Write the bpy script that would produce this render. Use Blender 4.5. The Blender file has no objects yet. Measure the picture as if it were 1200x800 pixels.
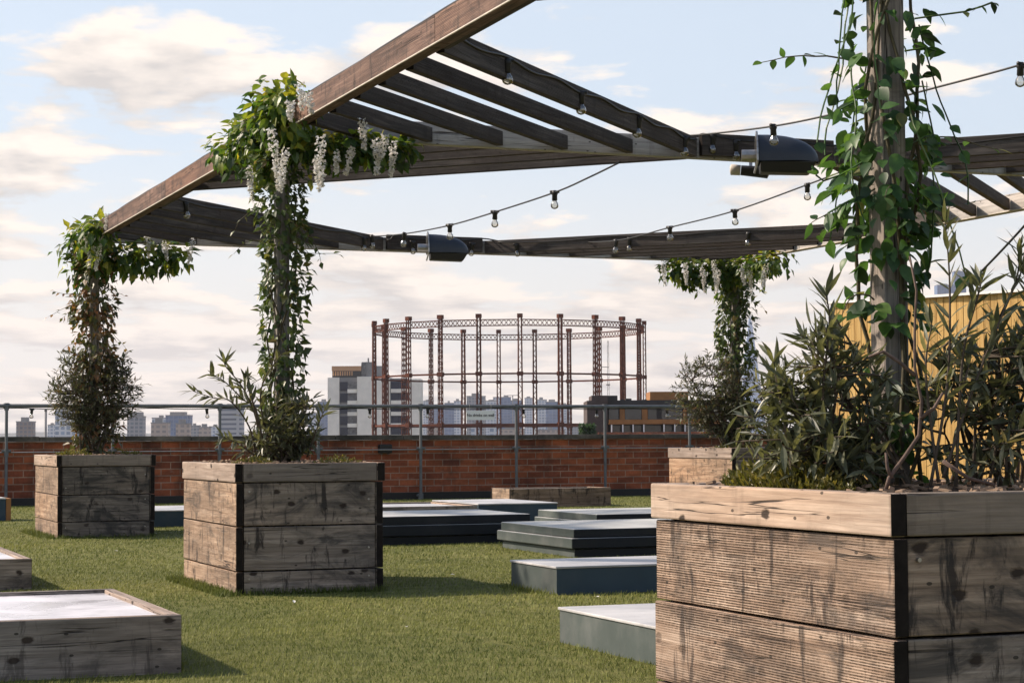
import bpy, math, random
from math import sin, cos, pi, sqrt
from mathutils import Vector, Matrix, noise as mnoise

random.seed(11)
scene = bpy.context.scene
COL = scene.collection
rnd = random.random
uni = random.uniform

# ------------------------------------------------------------------ camera model
FPX, PITCH, ROLL, PHI, EYE = 2309.6, 0.0497, 0.0052, 0.3743, 0.75
CAM = Vector((0, 0, EYE))
_F = Vector((0, cos(PITCH), sin(PITCH)))
_U0 = Vector((0, -sin(PITCH), cos(PITCH)))
_R0 = Vector((1, 0, 0))
_R = _R0 * cos(ROLL) - _U0 * sin(ROLL)
_U = _R0 * sin(ROLL) + _U0 * cos(ROLL)

def at(x, y, Z):
    """world point seen at photo pixel (1200x800) x, y and Z metres ahead"""
    d = _F + _R * ((x - 600) / FPX) - _U * ((y - 400) / FPX)
    return CAM + d * (Z / d.y)

# the roof grid: u runs along the parapet, v runs away from the camera
GB = Vector((cos(PHI), sin(PHI), 0))
GN = Vector((-sin(PHI), cos(PHI), 0))

def W(u, v, z=0.0):
    return GB * u + GN * v + Vector((0, 0, z))

def G(p):
    return (p.dot(GB), p.dot(GN), p.z)

# ------------------------------------------------------------------ scene helpers
def tag(o, label=None, cat=None, group=None, kind=None):
    if label: o['label'] = label
    if cat: o['category'] = cat
    if group: o['group'] = group
    if kind: o['kind'] = kind
    return o

def thing(name, label, cat, loc, rz=PHI, group=None):
    o = bpy.data.objects.new(name, None)
    o.empty_display_size = 0.1
    COL.objects.link(o)
    o.location = loc
    o.rotation_euler = (0, 0, rz)
    return tag(o, label, cat, group)

def copy_tree(o, parent=None):
    c = o.copy()
    COL.objects.link(c)
    c.parent = parent
    for ch in o.children:
        copy_tree(ch, c)
    return c

class MB:
    """collects geometry in absolute coordinates of one frame, stored relative to an origin"""
    def __init__(self, origin=(0, 0, 0)):
        self.o = Vector(origin); self.v = []; self.f = []; self.uv = []; self.mi = []
    def add(self, pts, faces, uvs=None, mi=0):
        n = len(self.v)
        o = self.o
        self.v.extend([(p[0] - o.x, p[1] - o.y, p[2] - o.z) for p in pts])
        for k, f in enumerate(faces):
            self.f.append(tuple(i + n for i in f))
            self.mi.append(mi if isinstance(mi, int) else mi[k])
            if uvs is None:
                self.uv.extend([(0.0, 0.0)] * len(f))
            else:
                self.uv.extend(uvs[k])
    def frame_box(self, c, ax, ay, az, lx, ly, lz, grain=0, end=1):
        """box centred at c with unit axes, full sizes; UV in metres with u along the grain axis;
        faces across the grain get material slot `end`"""
        c = Vector(c)
        A = (Vector(ax), Vector(ay), Vector(az)); L = (lx, ly, lz)
        ou, ov = uni(0, 50), uni(0, 50)
        pts = []
        for i in (-1, 1):
            for j in (-1, 1):
                for k in (-1, 1):
                    pts.append(c + A[0] * (i * lx / 2) + A[1] * (j * ly / 2) + A[2] * (k * lz / 2))
        idx = lambda i, j, k: (i * 2 + j) * 2 + k
        def loc(n):
            i, j, k = n >> 2, (n >> 1) & 1, n & 1
            return [(i - .5) * lx, (j - .5) * ly, (k - .5) * lz]
        fs = [(0, (idx(0,0,0), idx(0,0,1), idx(0,1,1), idx(0,1,0))), (0, (idx(1,0,0), idx(1,1,0), idx(1,1,1), idx(1,0,1))),
              (1, (idx(0,0,0), idx(1,0,0), idx(1,0,1), idx(0,0,1))), (1, (idx(0,1,0), idx(0,1,1), idx(1,1,1), idx(1,1,0))),
              (2, (idx(0,0,0), idx(0,1,0), idx(1,1,0), idx(1,0,0))), (2, (idx(0,0,1), idx(1,0,1), idx(1,1,1), idx(0,1,1)))]
        faces = []; uvs = []; mis = []
        for q, (axn, f) in enumerate(fs):
            faces.append(f)
            if axn == grain:
                others = [a for a in (0, 1, 2) if a != grain]
                uvs.append([(loc(n)[others[0]] + ou, loc(n)[others[1]] + ov) for n in f]); mis.append(end)
            else:
                o2 = [a for a in (0, 1, 2) if a != grain and a != axn][0]
                uvs.append([(loc(n)[grain] + ou, loc(n)[o2] + ov + q * 3.1) for n in f]); mis.append(0)
        self.add(pts, faces, uvs, mis)
    def box(self, x0, x1, y0, y1, z0, z1, grain=0, end=0):
        self.frame_box(((x0+x1)/2, (y0+y1)/2, (z0+z1)/2), (1,0,0), (0,1,0), (0,0,1), x1-x0, y1-y0, z1-z0, grain, end)
    def beam(self, p, q, w, h, end=0, up=(0, 0, 1)):
        p = Vector(p); q = Vector(q); d = q - p; L = d.length; d = d / L
        s = Vector(up).cross(d)
        if s.length < 1e-5: s = Vector((1, 0, 0)).cross(d)
        s.normalize(); t = d.cross(s)
        self.frame_box((p + q) / 2, d, s, t, L, w, h, 0, end)
    def tube(self, pts, rad, n=6, caps=True):
        pts = [Vector(p) for p in pts]; m = len(pts)
        if not hasattr(rad, '__len__'): rad = [rad] * m
        prev = None; V = []; L = 0; Ls = []
        for i, p in enumerate(pts):
            d = (pts[min(i + 1, m - 1)] - pts[max(i - 1, 0)])
            if d.length < 1e-9: d = Vector((0, 0, 1))
            d.normalize()
            if prev is None:
                s = d.cross(Vector((0, 0, 1)))
                if s.length < 1e-3: s = d.cross(Vector((1, 0, 0)))
            else:
                s = prev - d * prev.dot(d)
            s.normalize(); prev = s; t = d.cross(s)
            if i: L += (p - pts[i - 1]).length
            Ls.append(L)
            for k in range(n):
                a = 2 * pi * k / n
                V.append(p + s * (cos(a) * rad[i]) + t * (sin(a) * rad[i]))
        F = []; U = []
        for i in range(m - 1):
            for k in range(n):
                k2 = (k + 1) % n
                F.append((i * n + k, i * n + k2, (i + 1) * n + k2, (i + 1) * n + k))
                U.append([(Ls[i], k / n), (Ls[i], (k + 1) / n), (Ls[i + 1], (k + 1) / n), (Ls[i + 1], k / n)])
        if caps:
            F.append(tuple(range(n - 1, -1, -1))); U.append([(0, 0)] * n)
            F.append(tuple((m - 1) * n + k for k in range(n))); U.append([(0, 0)] * n)
        self.add(V, F, U)
    def leaf(self, p, d, nrm, L, Wd, r, fold=.22, droop=.15, hi=False):
        d = d.normalized(); s = d.cross(nrm)
        if s.length < 1e-4: s = d.cross(Vector((.3, .5, .8)))
        s.normalize(); n = s.cross(d)
        if hi == 2:
            prof = ((.0, .06), (.10, .55), (.25, .92), (.45, 1.0), (.66, .76), (.85, .36))
        elif hi:
            prof = ((.0, .12), (.22, .82), (.48, 1.0), (.78, .52))
        else:
            prof = ((.0, .08), (.4, 1.0))
        V = []; F = []; U = []
        for (t, w) in prof:
            c = p + d * (L * t) - n * (droop * L * t * t)
            V += [c - s * (Wd * w) + n * (fold * Wd * w), c, c + s * (Wd * w) + n * (fold * Wd * w)]
        V.append(p + d * L - n * (droop * L))
        k = len(prof)
        for i in range(k - 1):
            a = i * 3
            F.append((a, a + 1, a + 4, a + 3)); F.append((a + 1, a + 2, a + 5, a + 4))
            t0, t1 = prof[i][0], prof[i + 1][0]
            U.append([(t0, r), (t0, r), (t1, r), (t1, r)]); U.append([(t0, r), (t0, r), (t1, r), (t1, r)])
        a = (k - 1) * 3; e = k * 3
        F.append((a, a + 1, e)); F.append((a + 1, a + 2, e))
        t0 = prof[-1][0]
        U.append([(t0, r), (t0, r), (1, r)]); U.append([(t0, r), (t0, r), (1, r)])
        self.add(V, F, U)
    def build(self, name, mats, parent=None, smooth=False, loc=None, rz=None, bevel=0):
        me = bpy.data.meshes.new(name)
        me.from_pydata(self.v, [], self.f)
        if not isinstance(mats, (list, tuple)): mats = [mats]
        for m in mats: me.materials.append(m)
        me.polygons.foreach_set('material_index', [min(i, len(mats) - 1) for i in self.mi])
        uvl = me.uv_layers.new(name='UVMap')
        flat = [c for uv in self.uv for c in uv]
        uvl.data.foreach_set('uv', flat)
        if smooth: me.polygons.foreach_set('use_smooth', [True] * len(me.polygons))
        me.update()
        o = bpy.data.objects.new(name, me)
        COL.objects.link(o)
        o.parent = parent
        if loc is not None: o.location = loc
        if rz is not None: o.rotation_euler = (0, 0, rz)
        if bevel:
            b = o.modifiers.new('bevel', 'BEVEL'); b.width = bevel; b.segments = 2; b.limit_method = 'ANGLE'; b.angle_limit = .6
            b.harden_normals = False
        return o

# ------------------------------------------------------------------ materials
class NT:
    def __init__(self, name):
        self.m = bpy.data.materials.new(name); self.m.use_nodes = True
        self.t = self.m.node_tree; self.n = self.t.nodes; self.l = self.t.links
        self.n.clear()
        self.out = self.n.new('ShaderNodeOutputMaterial')
    def node(self, typ, ins=None, **kw):
        x = self.n.new(typ)
        for k, v in kw.items(): setattr(x, k, v)
        for k, v in (ins or {}).items():
            self.set(x.inputs[k], v)
        return x
    def set(self, sock, v):
        if isinstance(v, bpy.types.NodeSocket): self.l.new(v, sock)
        elif isinstance(v, bpy.types.Node): self.l.new(v.outputs[0], sock)
        else:
            if sock.type == 'RGBA' and len(v) == 3: v = (*v, 1)
            sock.default_value = v
    def uv(self, sx=1, sy=1, off=(0, 0)):
        tc = self.node('ShaderNodeTexCoord')
        mp = self.node('ShaderNodeMapping', {'Vector': tc.outputs['UV'], 'Scale': (sx, sy, 1), 'Location': (off[0], off[1], 0)})
        return mp.outputs[0]
    def obj(self, s=(1, 1, 1)):
        tc = self.node('ShaderNodeTexCoord')
        return self.node('ShaderNodeMapping', {'Vector': tc.outputs['Object'], 'Scale': s}).outputs[0]
    def noise(self, vec, scale=1, detail=4, rough=.55, dist=0):
        return self.node('ShaderNodeTexNoise', {'Vector': vec, 'Scale': scale, 'Detail': detail, 'Roughness': rough, 'Distortion': dist}).outputs['Fac']
    def ramp(self, fac, stops, interp='LINEAR'):
        r = self.node('ShaderNodeValToRGB', {'Fac': fac}); cr = r.color_ramp; cr.interpolation = interp
        while len(cr.elements) < len(stops): cr.elements.new(.5)
        for e, (p, c) in zip(cr.elements, stops):
            e.position = p
            e.color = (*c, 1) if hasattr(c, '__len__') else (c, c, c, 1)
        return r.outputs['Color']
    def mix(self, fac, a, b, mode='MIX'):
        x = self.node('ShaderNodeMix', data_type='RGBA', blend_type=mode)
        self.set(x.inputs[0], fac); self.set(x.inputs[6], a); self.set(x.inputs[7], b)
        return x.outputs[2]
    def math(self, op, a, b=0.0, c=None):
        x = self.node('ShaderNodeMath', operation=op)
        self.set(x.inputs[0], a); self.set(x.inputs[1], b)
        if c is not None: self.set(x.inputs[2], c)
        return x.outputs[0]
    def bump(self, h, strength=.3, dist=.01):
        return self.node('ShaderNodeBump', {'Height': h, 'Strength': strength, 'Distance': dist}).outputs[0]
    def principled(self, color, rough=.6, normal=None, metallic=0, spec=.4, **extra):
        p = self.node('ShaderNodeBsdfPrincipled', {'Base Color': color, 'Roughness': rough, 'Metallic': metallic, 'Specular IOR Level': spec})
        if normal is not None: self.set(p.inputs['Normal'], normal)
        for k, v in extra.items(): self.set(p.inputs[k], v)
        return p
    def done(self, sh):
        self.l.new(sh.outputs[0] if isinstance(sh, bpy.types.Node) else sh, self.out.inputs['Surface'])
        return self.m

def plain(name, col, rough=.6, metallic=0, spec=.4, var=.15, vs=8, bump=0):
    t = NT(name)
    o = t.obj()
    n = t.noise(o, vs, 5, .6)
    c = t.mix(t.ramp(n, [(.3, 1 - var), (.7, 1 + var * .6)]), (0, 0, 0), col, 'MIX') if False else t.mix(1.0, col, t.ramp(n, [(.3, 1 - var), (.7, 1.0)]), 'MULTIPLY')
    nm = t.bump(n, bump, .01) if bump else None
    return t.done(t.principled(c, rough, nm, metallic, spec))

def wood(name, light, mid, dark, saw=0.0, stain=.5, knots=.6, grain=1.0, rough=.8, blot=.55):
    """weathered board: u of the UV runs along the grain, in metres"""
    t = NT(name)
    g1 = t.noise(t.uv(2.2, 46), 1, 8, .65, .35)
    g2 = t.noise(t.uv(5, 170), 1, 4, .6)
    big = t.noise(t.uv(1.6, 7), 1, 5, .6)
    col = t.ramp(g1, [(.28, dark), (.47, mid), (.68, light)])
    col = t.mix(t.ramp(big, [(.35, .75), (.62, 0.0)]), col, [c * .55 for c in mid])
    col = t.mix(.35 * grain, col, t.ramp(g2, [(.3, .35), (.6, 1.15)]), 'MULTIPLY')
    # board to board tone
    tone = t.noise(t.uv(.33, .9, (3.3, 7.1)), 1, 1, .4)
    col = t.mix(.8, col, t.ramp(tone, [(.3, (.62, .63, .66)), (.55, (1, .98, .95)), (.72, (1.2, 1.02, .86))]), 'MULTIPLY')
    # streaks and drips across the grain
    st = t.noise(t.uv(17, 3.6, (1, 4)), 1, 6, .68, .5)
    col = t.mix(t.math('MULTIPLY', t.ramp(st, [(.555, 0.0), (.635, 1.0)]), stain), col, (.028, .022, .02))
    bl = t.noise(t.uv(3.0, 6.5, (9, 2)), 1, 7, .66, 1.6)
    col = t.mix(t.math('MULTIPLY', t.ramp(bl, [(blot - .03, 0.0), (blot + .13, 1.0)]), stain * .85), col, (.035, .033, .032))
    ck = t.math('ABSOLUTE', t.math('SUBTRACT', t.noise(t.uv(.8, 30, (3, 8)), 1, 3, .5, .5), .5))
    ckm = t.ramp(t.noise(t.uv(1.1, 9, (6, 1)), 1, 2, .5), [(.50, 0.0), (.56, 1.0)])
    ck = t.math('MULTIPLY', t.ramp(ck, [(.004, 1.0), (.013, 0.0)]), ckm)
    col = t.mix(t.math('MULTIPLY', ck, .9), col, (.018, .014, .012))
    h = t.math('SUBTRACT', t.math('MULTIPLY', g1, .6), t.math('MULTIPLY', ck, .8))
    if saw:
        wv = t.node('ShaderNodeTexWave', {'Vector': t.uv(.10, 1), 'Scale': 50, 'Distortion': 1.8, 'Detail': 3, 'Detail Scale': 2.5, 'Detail Roughness': .5},
                    wave_type='BANDS', bands_direction='Y').outputs['Fac']
        brk = t.noise(t.uv(75, 60), 1, 3, .6)
        brk2 = t.ramp(t.noise(t.uv(1.4, 4, (5, 5)), 1, 3, .5), [(.36, .15), (.54, 1.0)])
        sw = t.math('MULTIPLY', t.math('MULTIPLY', wv, t.ramp(brk, [(.34, .4), (.6, 1.0)])), brk2)
        col = t.mix(t.math('MULTIPLY', t.ramp(sw, [(.2, 0.0), (.62, 1.0)]), saw), col, (.055, .036, .027))
        h = t.math('SUBTRACT', h, t.math('MULTIPLY', sw, saw * 1.3))
    vo = t.node('ShaderNodeTexVoronoi', {'Vector': t.uv(4.6, 7.0), 'Scale': 1, 'Randomness': 1}, voronoi_dimensions='2D')
    sep = t.node('ShaderNodeSeparateColor', {'Color': vo.outputs['Color']})
    isk = t.math('GREATER_THAN', sep.outputs[0], .66 - .34 * knots if knots < .95 else .12)
    wob = t.math('MULTIPLY_ADD', t.noise(t.uv(22, 60), 1, 3), .16, vo.outputs['Distance'])
    kf = t.math('MULTIPLY', t.ramp(wob, [(.14, 1.0), (.185, 0.0)]), isk)
    col = t.mix(t.math('MULTIPLY', kf, knots), col, (.03, .02, .015))
    # fixings: little dark nail holes
    vn = t.node('ShaderNodeTexVoronoi', {'Vector': t.uv(9, 16), 'Scale': 1, 'Randomness': 1}, voronoi_dimensions='2D')
    s2 = t.node('ShaderNodeSeparateColor', {'Color': vn.outputs['Color']})
    nf = t.math('MULTIPLY', t.math('LESS_THAN', vn.outputs['Distance'], .065), t.math('GREATER_THAN', s2.outputs[1], .72))
    col = t.mix(t.math('MULTIPLY', nf, .8), col, (.02, .016, .013))
    h = t.math('SUBTRACT', h, t.math('MULTIPLY', kf, .5))
    return t.done(t.principled(col, rough, t.bump(h, .55, .006), 0, .25))

def leafmat(name, stops, trans=.35, rough=.42):
    t = NT(name)
    tc = t.node('ShaderNodeTexCoord')
    sp = t.node('ShaderNodeSeparateXYZ', {'Vector': tc.outputs['UV']})
    col = t.ramp(sp.outputs[1], stops)
    n = t.noise(t.obj(), 60, 2)
    col = t.mix(.5, col, t.ramp(n, [(.3, .6), (.7, 1.25)]), 'MULTIPLY')
    p = t.principled(col, rough, None, 0, .45)
    tr = t.node('ShaderNodeBsdfTranslucent', {'Color': t.mix(1.0, col, (1.5, 1.45, .7), 'MULTIPLY')})
    ms = t.node('ShaderNodeMixShader', {'Fac': trans}); t.l.new(p.outputs[0], ms.inputs[1]); t.l.new(tr.outputs[0], ms.inputs[2])
    return t.done(ms)

M = {}
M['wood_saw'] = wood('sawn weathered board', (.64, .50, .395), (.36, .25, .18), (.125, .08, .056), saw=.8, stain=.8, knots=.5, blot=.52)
M['wood_rim'] = wood('pale rim board', (.54, .44, .365), (.42, .325, .26), (.26, .185, .14), stain=.15, knots=.95, grain=.9)
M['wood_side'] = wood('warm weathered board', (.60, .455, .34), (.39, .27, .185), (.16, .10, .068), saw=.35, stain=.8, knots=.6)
M['wood_front'] = wood('grey weathered board', (.48, .41, .345), (.30, .243, .195), (.10, .078, .063), stain=.92, knots=.95, blot=.5)
M['wood_dark'] = wood('black stained board', (.38, .33, .28), (.22, .185, .155), (.06, .05, .045), stain=.97, knots=.8, blot=.46)
M['wood_grey'] = wood('grey box board', (.42, .38, .345), (.26, .23, .205), (.12, .10, .088), stain=.55, knots=.9, blot=.52)
M['beam'] = wood('brown pergola board', (.34, .22, .17), (.175, .108, .086), (.055, .036, .030), saw=.35, stain=.65, knots=.3)
M['beam_grey'] = wood('silvered pergola board', (.60, .57, .54), (.48, .455, .43), (.30, .28, .26), stain=.2, knots=.3)
M['slat'] = wood('dark pergola slat', (.155, .135, .12), (.066, .057, .052), (.022, .020, .019), saw=.5, stain=.5, knots=.2)
M['post'] = wood('pale post', (.47, .43, .40), (.27, .25, .235), (.14, .13, .12), stain=.35, knots=.4)
M['end'] = plain('dark end grain', (.026, .021, .018), .9, 0, .08, var=.5, vs=30)
M['edge'] = plain('pale edge strip', (.62, .56, .48), .6, var=.3, vs=14)
M['stem'] = plain('twig bark', (.11, .085, .062), .85, var=.5, vs=40)
M['stem_pale'] = plain('pale branch bark', (.15, .10, .078), .85, var=.6, vs=40)
M['stem_green'] = plain('vine stem', (.10, .085, .045), .8, var=.5, vs=40)
M['vine_m'] = leafmat('green vine leaves', [(0, (.035, .058, .024)), (.5, (.075, .115, .036)), (.8, (.13, .155, .05)), (1, (.19, .145, .07))])
M['vine_l'] = leafmat('russet vine leaves', [(0, (.05, .065, .026)), (.35, (.10, .11, .04)), (.6, (.20, .115, .055)), (1, (.30, .14, .065))])
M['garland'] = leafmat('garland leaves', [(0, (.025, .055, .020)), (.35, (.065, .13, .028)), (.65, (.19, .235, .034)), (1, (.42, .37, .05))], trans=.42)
M['vine_n'] = leafmat('broad vine leaves', [(0, (.022, .045, .020)), (.45, (.045, .105, .032)), (.8, (.085, .18, .042)), (1, (.16, .17, .06))], trans=.4, rough=.45)
M['olive'] = leafmat('small shrub leaves', [(0, (.045, .055, .032)), (.5, (.09, .10, .055)), (.8, (.15, .135, .075)), (1, (.25, .145, .07))], trans=.28)
M['oleander'] = leafmat('long shrub leaves', [(0, (.05, .06, .04)), (.45, (.115, .125, .075)), (.8, (.20, .205, .125)), (1, (.30, .26, .14))], trans=.3, rough=.42)
M['sedum'] = leafmat('yellow green tuft', [(0, (.05, .06, .018)), (.5, (.105, .11, .028)), (1, (.24, .20, .06))], trans=.35)
def petalmat():
    t = NT('white petals')
    tc = t.node('ShaderNodeTexCoord'); sp = t.node('ShaderNodeSeparateXYZ', {'Vector': tc.outputs['UV']})
    c = t.ramp(sp.outputs[1], [(0, (.60, .58, .53)), (1, (.84, .83, .81))])
    p = t.principled(c, .8, None, 0, .2); tr = t.node('ShaderNodeBsdfTranslucent', {'Color': c})
    ms = t.node('ShaderNodeMixShader', {'Fac': .25}); t.l.new(p.outputs[0], ms.inputs[1]); t.l.new(tr.outputs[0], ms.inputs[2])
    return t.done(ms)
M['petal'] = petalmat()
M['black'] = plain('black rubber', (.018, .017, .016), .5, var=.3, vs=30)
M['hood'] = plain('dark blue grey painted metal', (.025, .030, .040), .42, var=.2, vs=12)
M['metal'] = plain('brushed metal', (.45, .43, .40), .35, .9, var=.3, vs=30)
M['galv'] = plain('galvanised tube', (.17, .18, .185), .6, .25, var=.35, vs=14)
M['rust'] = plain('red oxide iron', (.125, .038, .020), .85, 0, .1, var=.45, vs=.6)
M['white'] = plain('white painted board', (.88, .87, .85), .6, var=.08)
M['bark'] = plain('bark mulch', (.16, .10, .065), .95, var=.7, vs=60, bump=1)
M['chip'] = plain('bark chip', (.36, .25, .17), .9, var=.5, vs=30)

def glassbulb():
    t = NT('clear bulb glass')
    p = t.node('ShaderNodeBsdfGlossy', {'Color': (.9, .88, .84, 1), 'Roughness': .06})
    tr = t.node('ShaderNodeBsdfTransparent', {'Color': (.92, .89, .84, 1)})
    f = t.node('ShaderNodeFresnel', {'IOR': 1.5})
    fa = t.math('MULTIPLY_ADD', f.outputs[0], 1.6, .12)
    ms = t.node('ShaderNodeMixShader', {'Fac': fa}); t.l.new(tr.outputs[0], ms.inputs[1]); t.l.new(p.outputs[0], ms.inputs[2])
    return t.done(ms)
M['bulb'] = glassbulb()

def painted(name, col, rough=.45, dust=.25):
    t = NT(name)
    o = t.obj()
    n = t.noise(o, 5, 6, .65); n2 = t.noise(o, 1.7, 4, .6)
    c = t.mix(t.math('MULTIPLY', t.ramp(n, [(.48, 0.0), (.72, 1.0)]), dust), col, (.26, .25, .235))
    c = t.mix(.6, c, t.ramp(n2, [(.3, .7), (.7, 1.15)]), 'MULTIPLY')
    return t.done(t.principled(c, t.ramp(n, [(.3, rough - .1), (.7, rough + .2)]), t.bump(n, .06, .01), 0, .25))
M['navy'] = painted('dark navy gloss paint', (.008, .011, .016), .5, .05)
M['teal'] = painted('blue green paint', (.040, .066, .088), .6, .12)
M['side_lit'] = painted('sunlit side paint', (.075, .092, .086), .55, .25)  # box sides: sunlit look put into the paint colour, lighter than the fronts

def toplight(name, col, rough=.3):
    t = NT(name)
    o = t.obj()
    n = t.noise(o, 2.2, 6, .65, .6); n2 = t.noise(t.obj((2, 14, 2)), 1.2, 5, .6)
    c = t.mix(.8, col, t.ramp(n, [(.32, (.48, .47, .47)), (.6, (1.05, 1.03, 1.02))]), 'MULTIPLY')
    c = t.mix(.35, c, t.ramp(n2, [(.35, .7), (.6, 1.1)]), 'MULTIPLY')
    return t.done(t.principled(c, t.ramp(n, [(.3, rough), (.7, rough + .3)]), t.bump(n, .08, .01), 0, .6))
M['top_pale'] = toplight('weathered pale top sheet', (.50, .50, .50))
M['top_grey'] = toplight('grey green top sheet', (.46, .47, .45), .4)
M['top_sheet'] = toplight('dusty glazed sheet', (.66, .65, .68), .16)

def brickmat():
    t = NT('red brick')
    uvv = t.uv()
    b = t.node('ShaderNodeTexBrick', {'Vector': uvv, 'Scale': 1.0, 'Mortar Size': .006, 'Mortar Smooth': .2, 'Bias': -.1, 'Brick Width': .235, 'Row Height': .083,
               'Color1': (.42, .13, .058, 1), 'Color2': (.19, .062, .038, 1), 'Mortar': (.38, .27, .20, 1)}, offset=.5)
    n = t.noise(uvv, 1.1, 5, .6); n2 = t.noise(uvv, 22, 4, .6); n3 = t.noise(t.uv(3.6, 11.5), 1, 1, .5)
    c = t.mix(.75, b.outputs['Color'], t.ramp(n, [(.3, (.55, .55, .58)), (.65, (1.12, 1.05, 1.0))]), 'MULTIPLY')
    c = t.mix(.5, c, t.ramp(n3, [(.35, (.5, .5, .5)), (.65, (1.25, 1.15, 1.1))]), 'MULTIPLY')
    c = t.mix(.4, c, t.ramp(n2, [(.3, .55), (.65, 1.15)]), 'MULTIPLY')
    gr = t.noise(t.uv(2.2, .9, (4, 4)), 1, 6, .65)
    c = t.mix(t.math('MULTIPLY', t.ramp(gr, [(.5, 0.0), (.68, 1.0)]), .7), c, (.045, .03, .024))
    wh = t.noise(t.uv(5, 9, (1, 6)), 1, 5, .7)
    c = t.mix(t.math('MULTIPLY', t.ramp(wh, [(.6, 0.0), (.72, 1.0)]), .35), c, (.42, .33, .27))
    h = t.math('SUBTRACT', t.math('MULTIPLY', n2, .4), b.outputs['Fac'])
    return t.done(t.principled(c, .88, t.bump(h, .6, .008), 0, .2))
M['brick'] = brickmat()

def coping_mat():
    t = NT('weathered coping stone')
    o = t.obj()
    n = t.noise(o, 1.3, 6, .65); n2 = t.noise(o, 25, 4, .6)
    c = t.ramp(n, [(.32, (.03, .028, .026)), (.52, (.105, .095, .08)), (.74, (.30, .26, .21))])
    c = t.mix(.5, c, t.ramp(n2, [(.3, .6), (.7, 1.2)]), 'MULTIPLY')
    return t.done(t.principled(c, .9, t.bump(n2, .3, .01), 0, .2))
M['coping'] = coping_mat()

def turf_base():
    t = NT('artificial turf')
    o = t.obj()
    n = t.noise(o, .9, 5, .6, .4); n2 = t.noise(o, 9, 5, .65); n3 = t.noise(t.obj((1, 3, 1)), 70, 4, .7)
    c = t.ramp(n2, [(.3, (.10, .108, .03)), (.55, (.175, .178, .055)), (.75, (.23, .222, .08))])
    c = t.mix(.7, c, t.ramp(n, [(.35, (.72, .76, .7)), (.65, (1.15, 1.08, 1.0))]), 'MULTIPLY')
    c = t.mix(.7, c, t.ramp(n3, [(.3, .45), (.65, 1.25)]), 'MULTIPLY')
    h = t.math('MULTIPLY_ADD', n3, .6, n2)
    return t.done(t.principled(c, .85, t.bump(h, .9, .02), 0, .15))
M['turf'] = turf_base()

def blade_mat():
    t = NT('turf blades')
    tc = t.node('ShaderNodeTexCoord')
    sp = t.node('ShaderNodeSeparateXYZ', {'Vector': tc.outputs['UV']})
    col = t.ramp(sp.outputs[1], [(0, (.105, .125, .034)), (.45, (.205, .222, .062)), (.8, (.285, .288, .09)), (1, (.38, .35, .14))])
    n = t.noise(t.obj(), .8, 5, .6, .4)
    n2 = t.noise(t.obj((1, 2.2, 1)), 5, 4, .6)
    col = t.mix(.75, col, t.ramp(n, [(.35, (.58, .68, .55)), (.62, (1.16, 1.12, 1.05))]), 'MULTIPLY')
    col = t.mix(.65, col, t.ramp(n2, [(.33, (.42, .5, .36)), (.58, (1.12, 1.12, 1.05))]), 'MULTIPLY')
    p = t.principled(col, .6, None, 0, .2)
    tr = t.node('ShaderNodeBsdfTranslucent', {'Color': col})
    ms = t.node('ShaderNodeMixShader', {'Fac': .3}); t.l.new(p.outputs[0], ms.inputs[1]); t.l.new(tr.outputs[0], ms.inputs[2])
    return t.done(ms)
M['blade'] = blade_mat()

def shedmat():
    t = NT('yellow timber cladding')
    n = t.noise(t.uv(2, 30), 1, 6, .6, .2); n2 = t.noise(t.uv(.6, 5), 1, 3)
    c = t.ramp(n, [(.3, (.40, .23, .065)), (.55, (.62, .39, .13)), (.8, (.74, .51, .21))])
    c = t.mix(.6, c, t.ramp(n2, [(.3, .5), (.7, 1.2)]), 'MULTIPLY')
    return t.done(t.principled(c, .6, t.bump(n, .2, .005), 0, .3))
M['shed'] = shedmat()

def facade(name, wall, win, bw, bh, mortar, var=.25):
    """far building face: a regular grid of dark windows in a wall, UV in metres"""
    t = NT(name)
    b = t.node('ShaderNodeTexBrick', {'Vector': t.uv(), 'Scale': 1.0, 'Mortar Size': mortar, 'Mortar Smooth': .05, 'Bias': 0.0, 'Brick Width': bw, 'Row Height': bh,
               'Color1': (*win, 1), 'Color2': tuple(c * (1 + var * 2) for c in win) + (1,), 'Mortar': (*wall, 1)}, offset=0.0)
    n = t.noise(t.uv(.03, .05), 1, 3)
    c = t.mix(.5, b.outputs['Color'], t.ramp(n, [(.3, .75), (.7, 1.1)]), 'MULTIPLY')
    return t.done(t.principled(c, .6, None, 0, .3))
M['fa_brown'] = facade('brown flats facade', (.22, .17, .15), (.10, .10, .115), 3.2, 3, .6)
M['fa_grey'] = facade('grey flats facade', (.28, .28, .29), (.11, .125, .15), 3.4, 3, .55)
M['fa_beige'] = facade('beige flats facade', (.42, .33, .27), (.20, .175, .165), 4, 3.2, .8)
M['fa_blue'] = facade('blue glass facade', (.13, .19, .30), (.05, .10, .20), 4.5, 3.8, .45)
M['fa_pale'] = facade('pale office facade', (.60, .61, .63), (.20, .25, .33), 4, 3.6, .7)
M['fa_stripe'] = facade('striped tower facade', (.40, .40, .41), (.10, .115, .15), 12, 3, .9)
M['glass_spire'] = facade('pale glass spire', (.42, .50, .62), (.30, .38, .52), 6, 4, .3)
M['conc'] = plain('pale concrete panel', (.92, .85, .74), .8, var=.2, vs=.25)
M['conc_grey'] = plain('grey concrete', (.25, .245, .24), .85, var=.25, vs=.3)
M['peach'] = plain('peach rendered rooftop storey', (.52, .29, .15), .8, var=.15, vs=.3)
M['winblue'] = plain('dark blue glazing', (.012, .022, .05), .6, 0, .15, var=.4, vs=.8)
M['winpale'] = plain('pale curtained glazing', (.20, .20, .20), .6, 0, .15, var=.7, vs=.9)
M['dbrick'] = plain('dark brown brick', (.085, .062, .055), .9, var=.3, vs=2)
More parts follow.
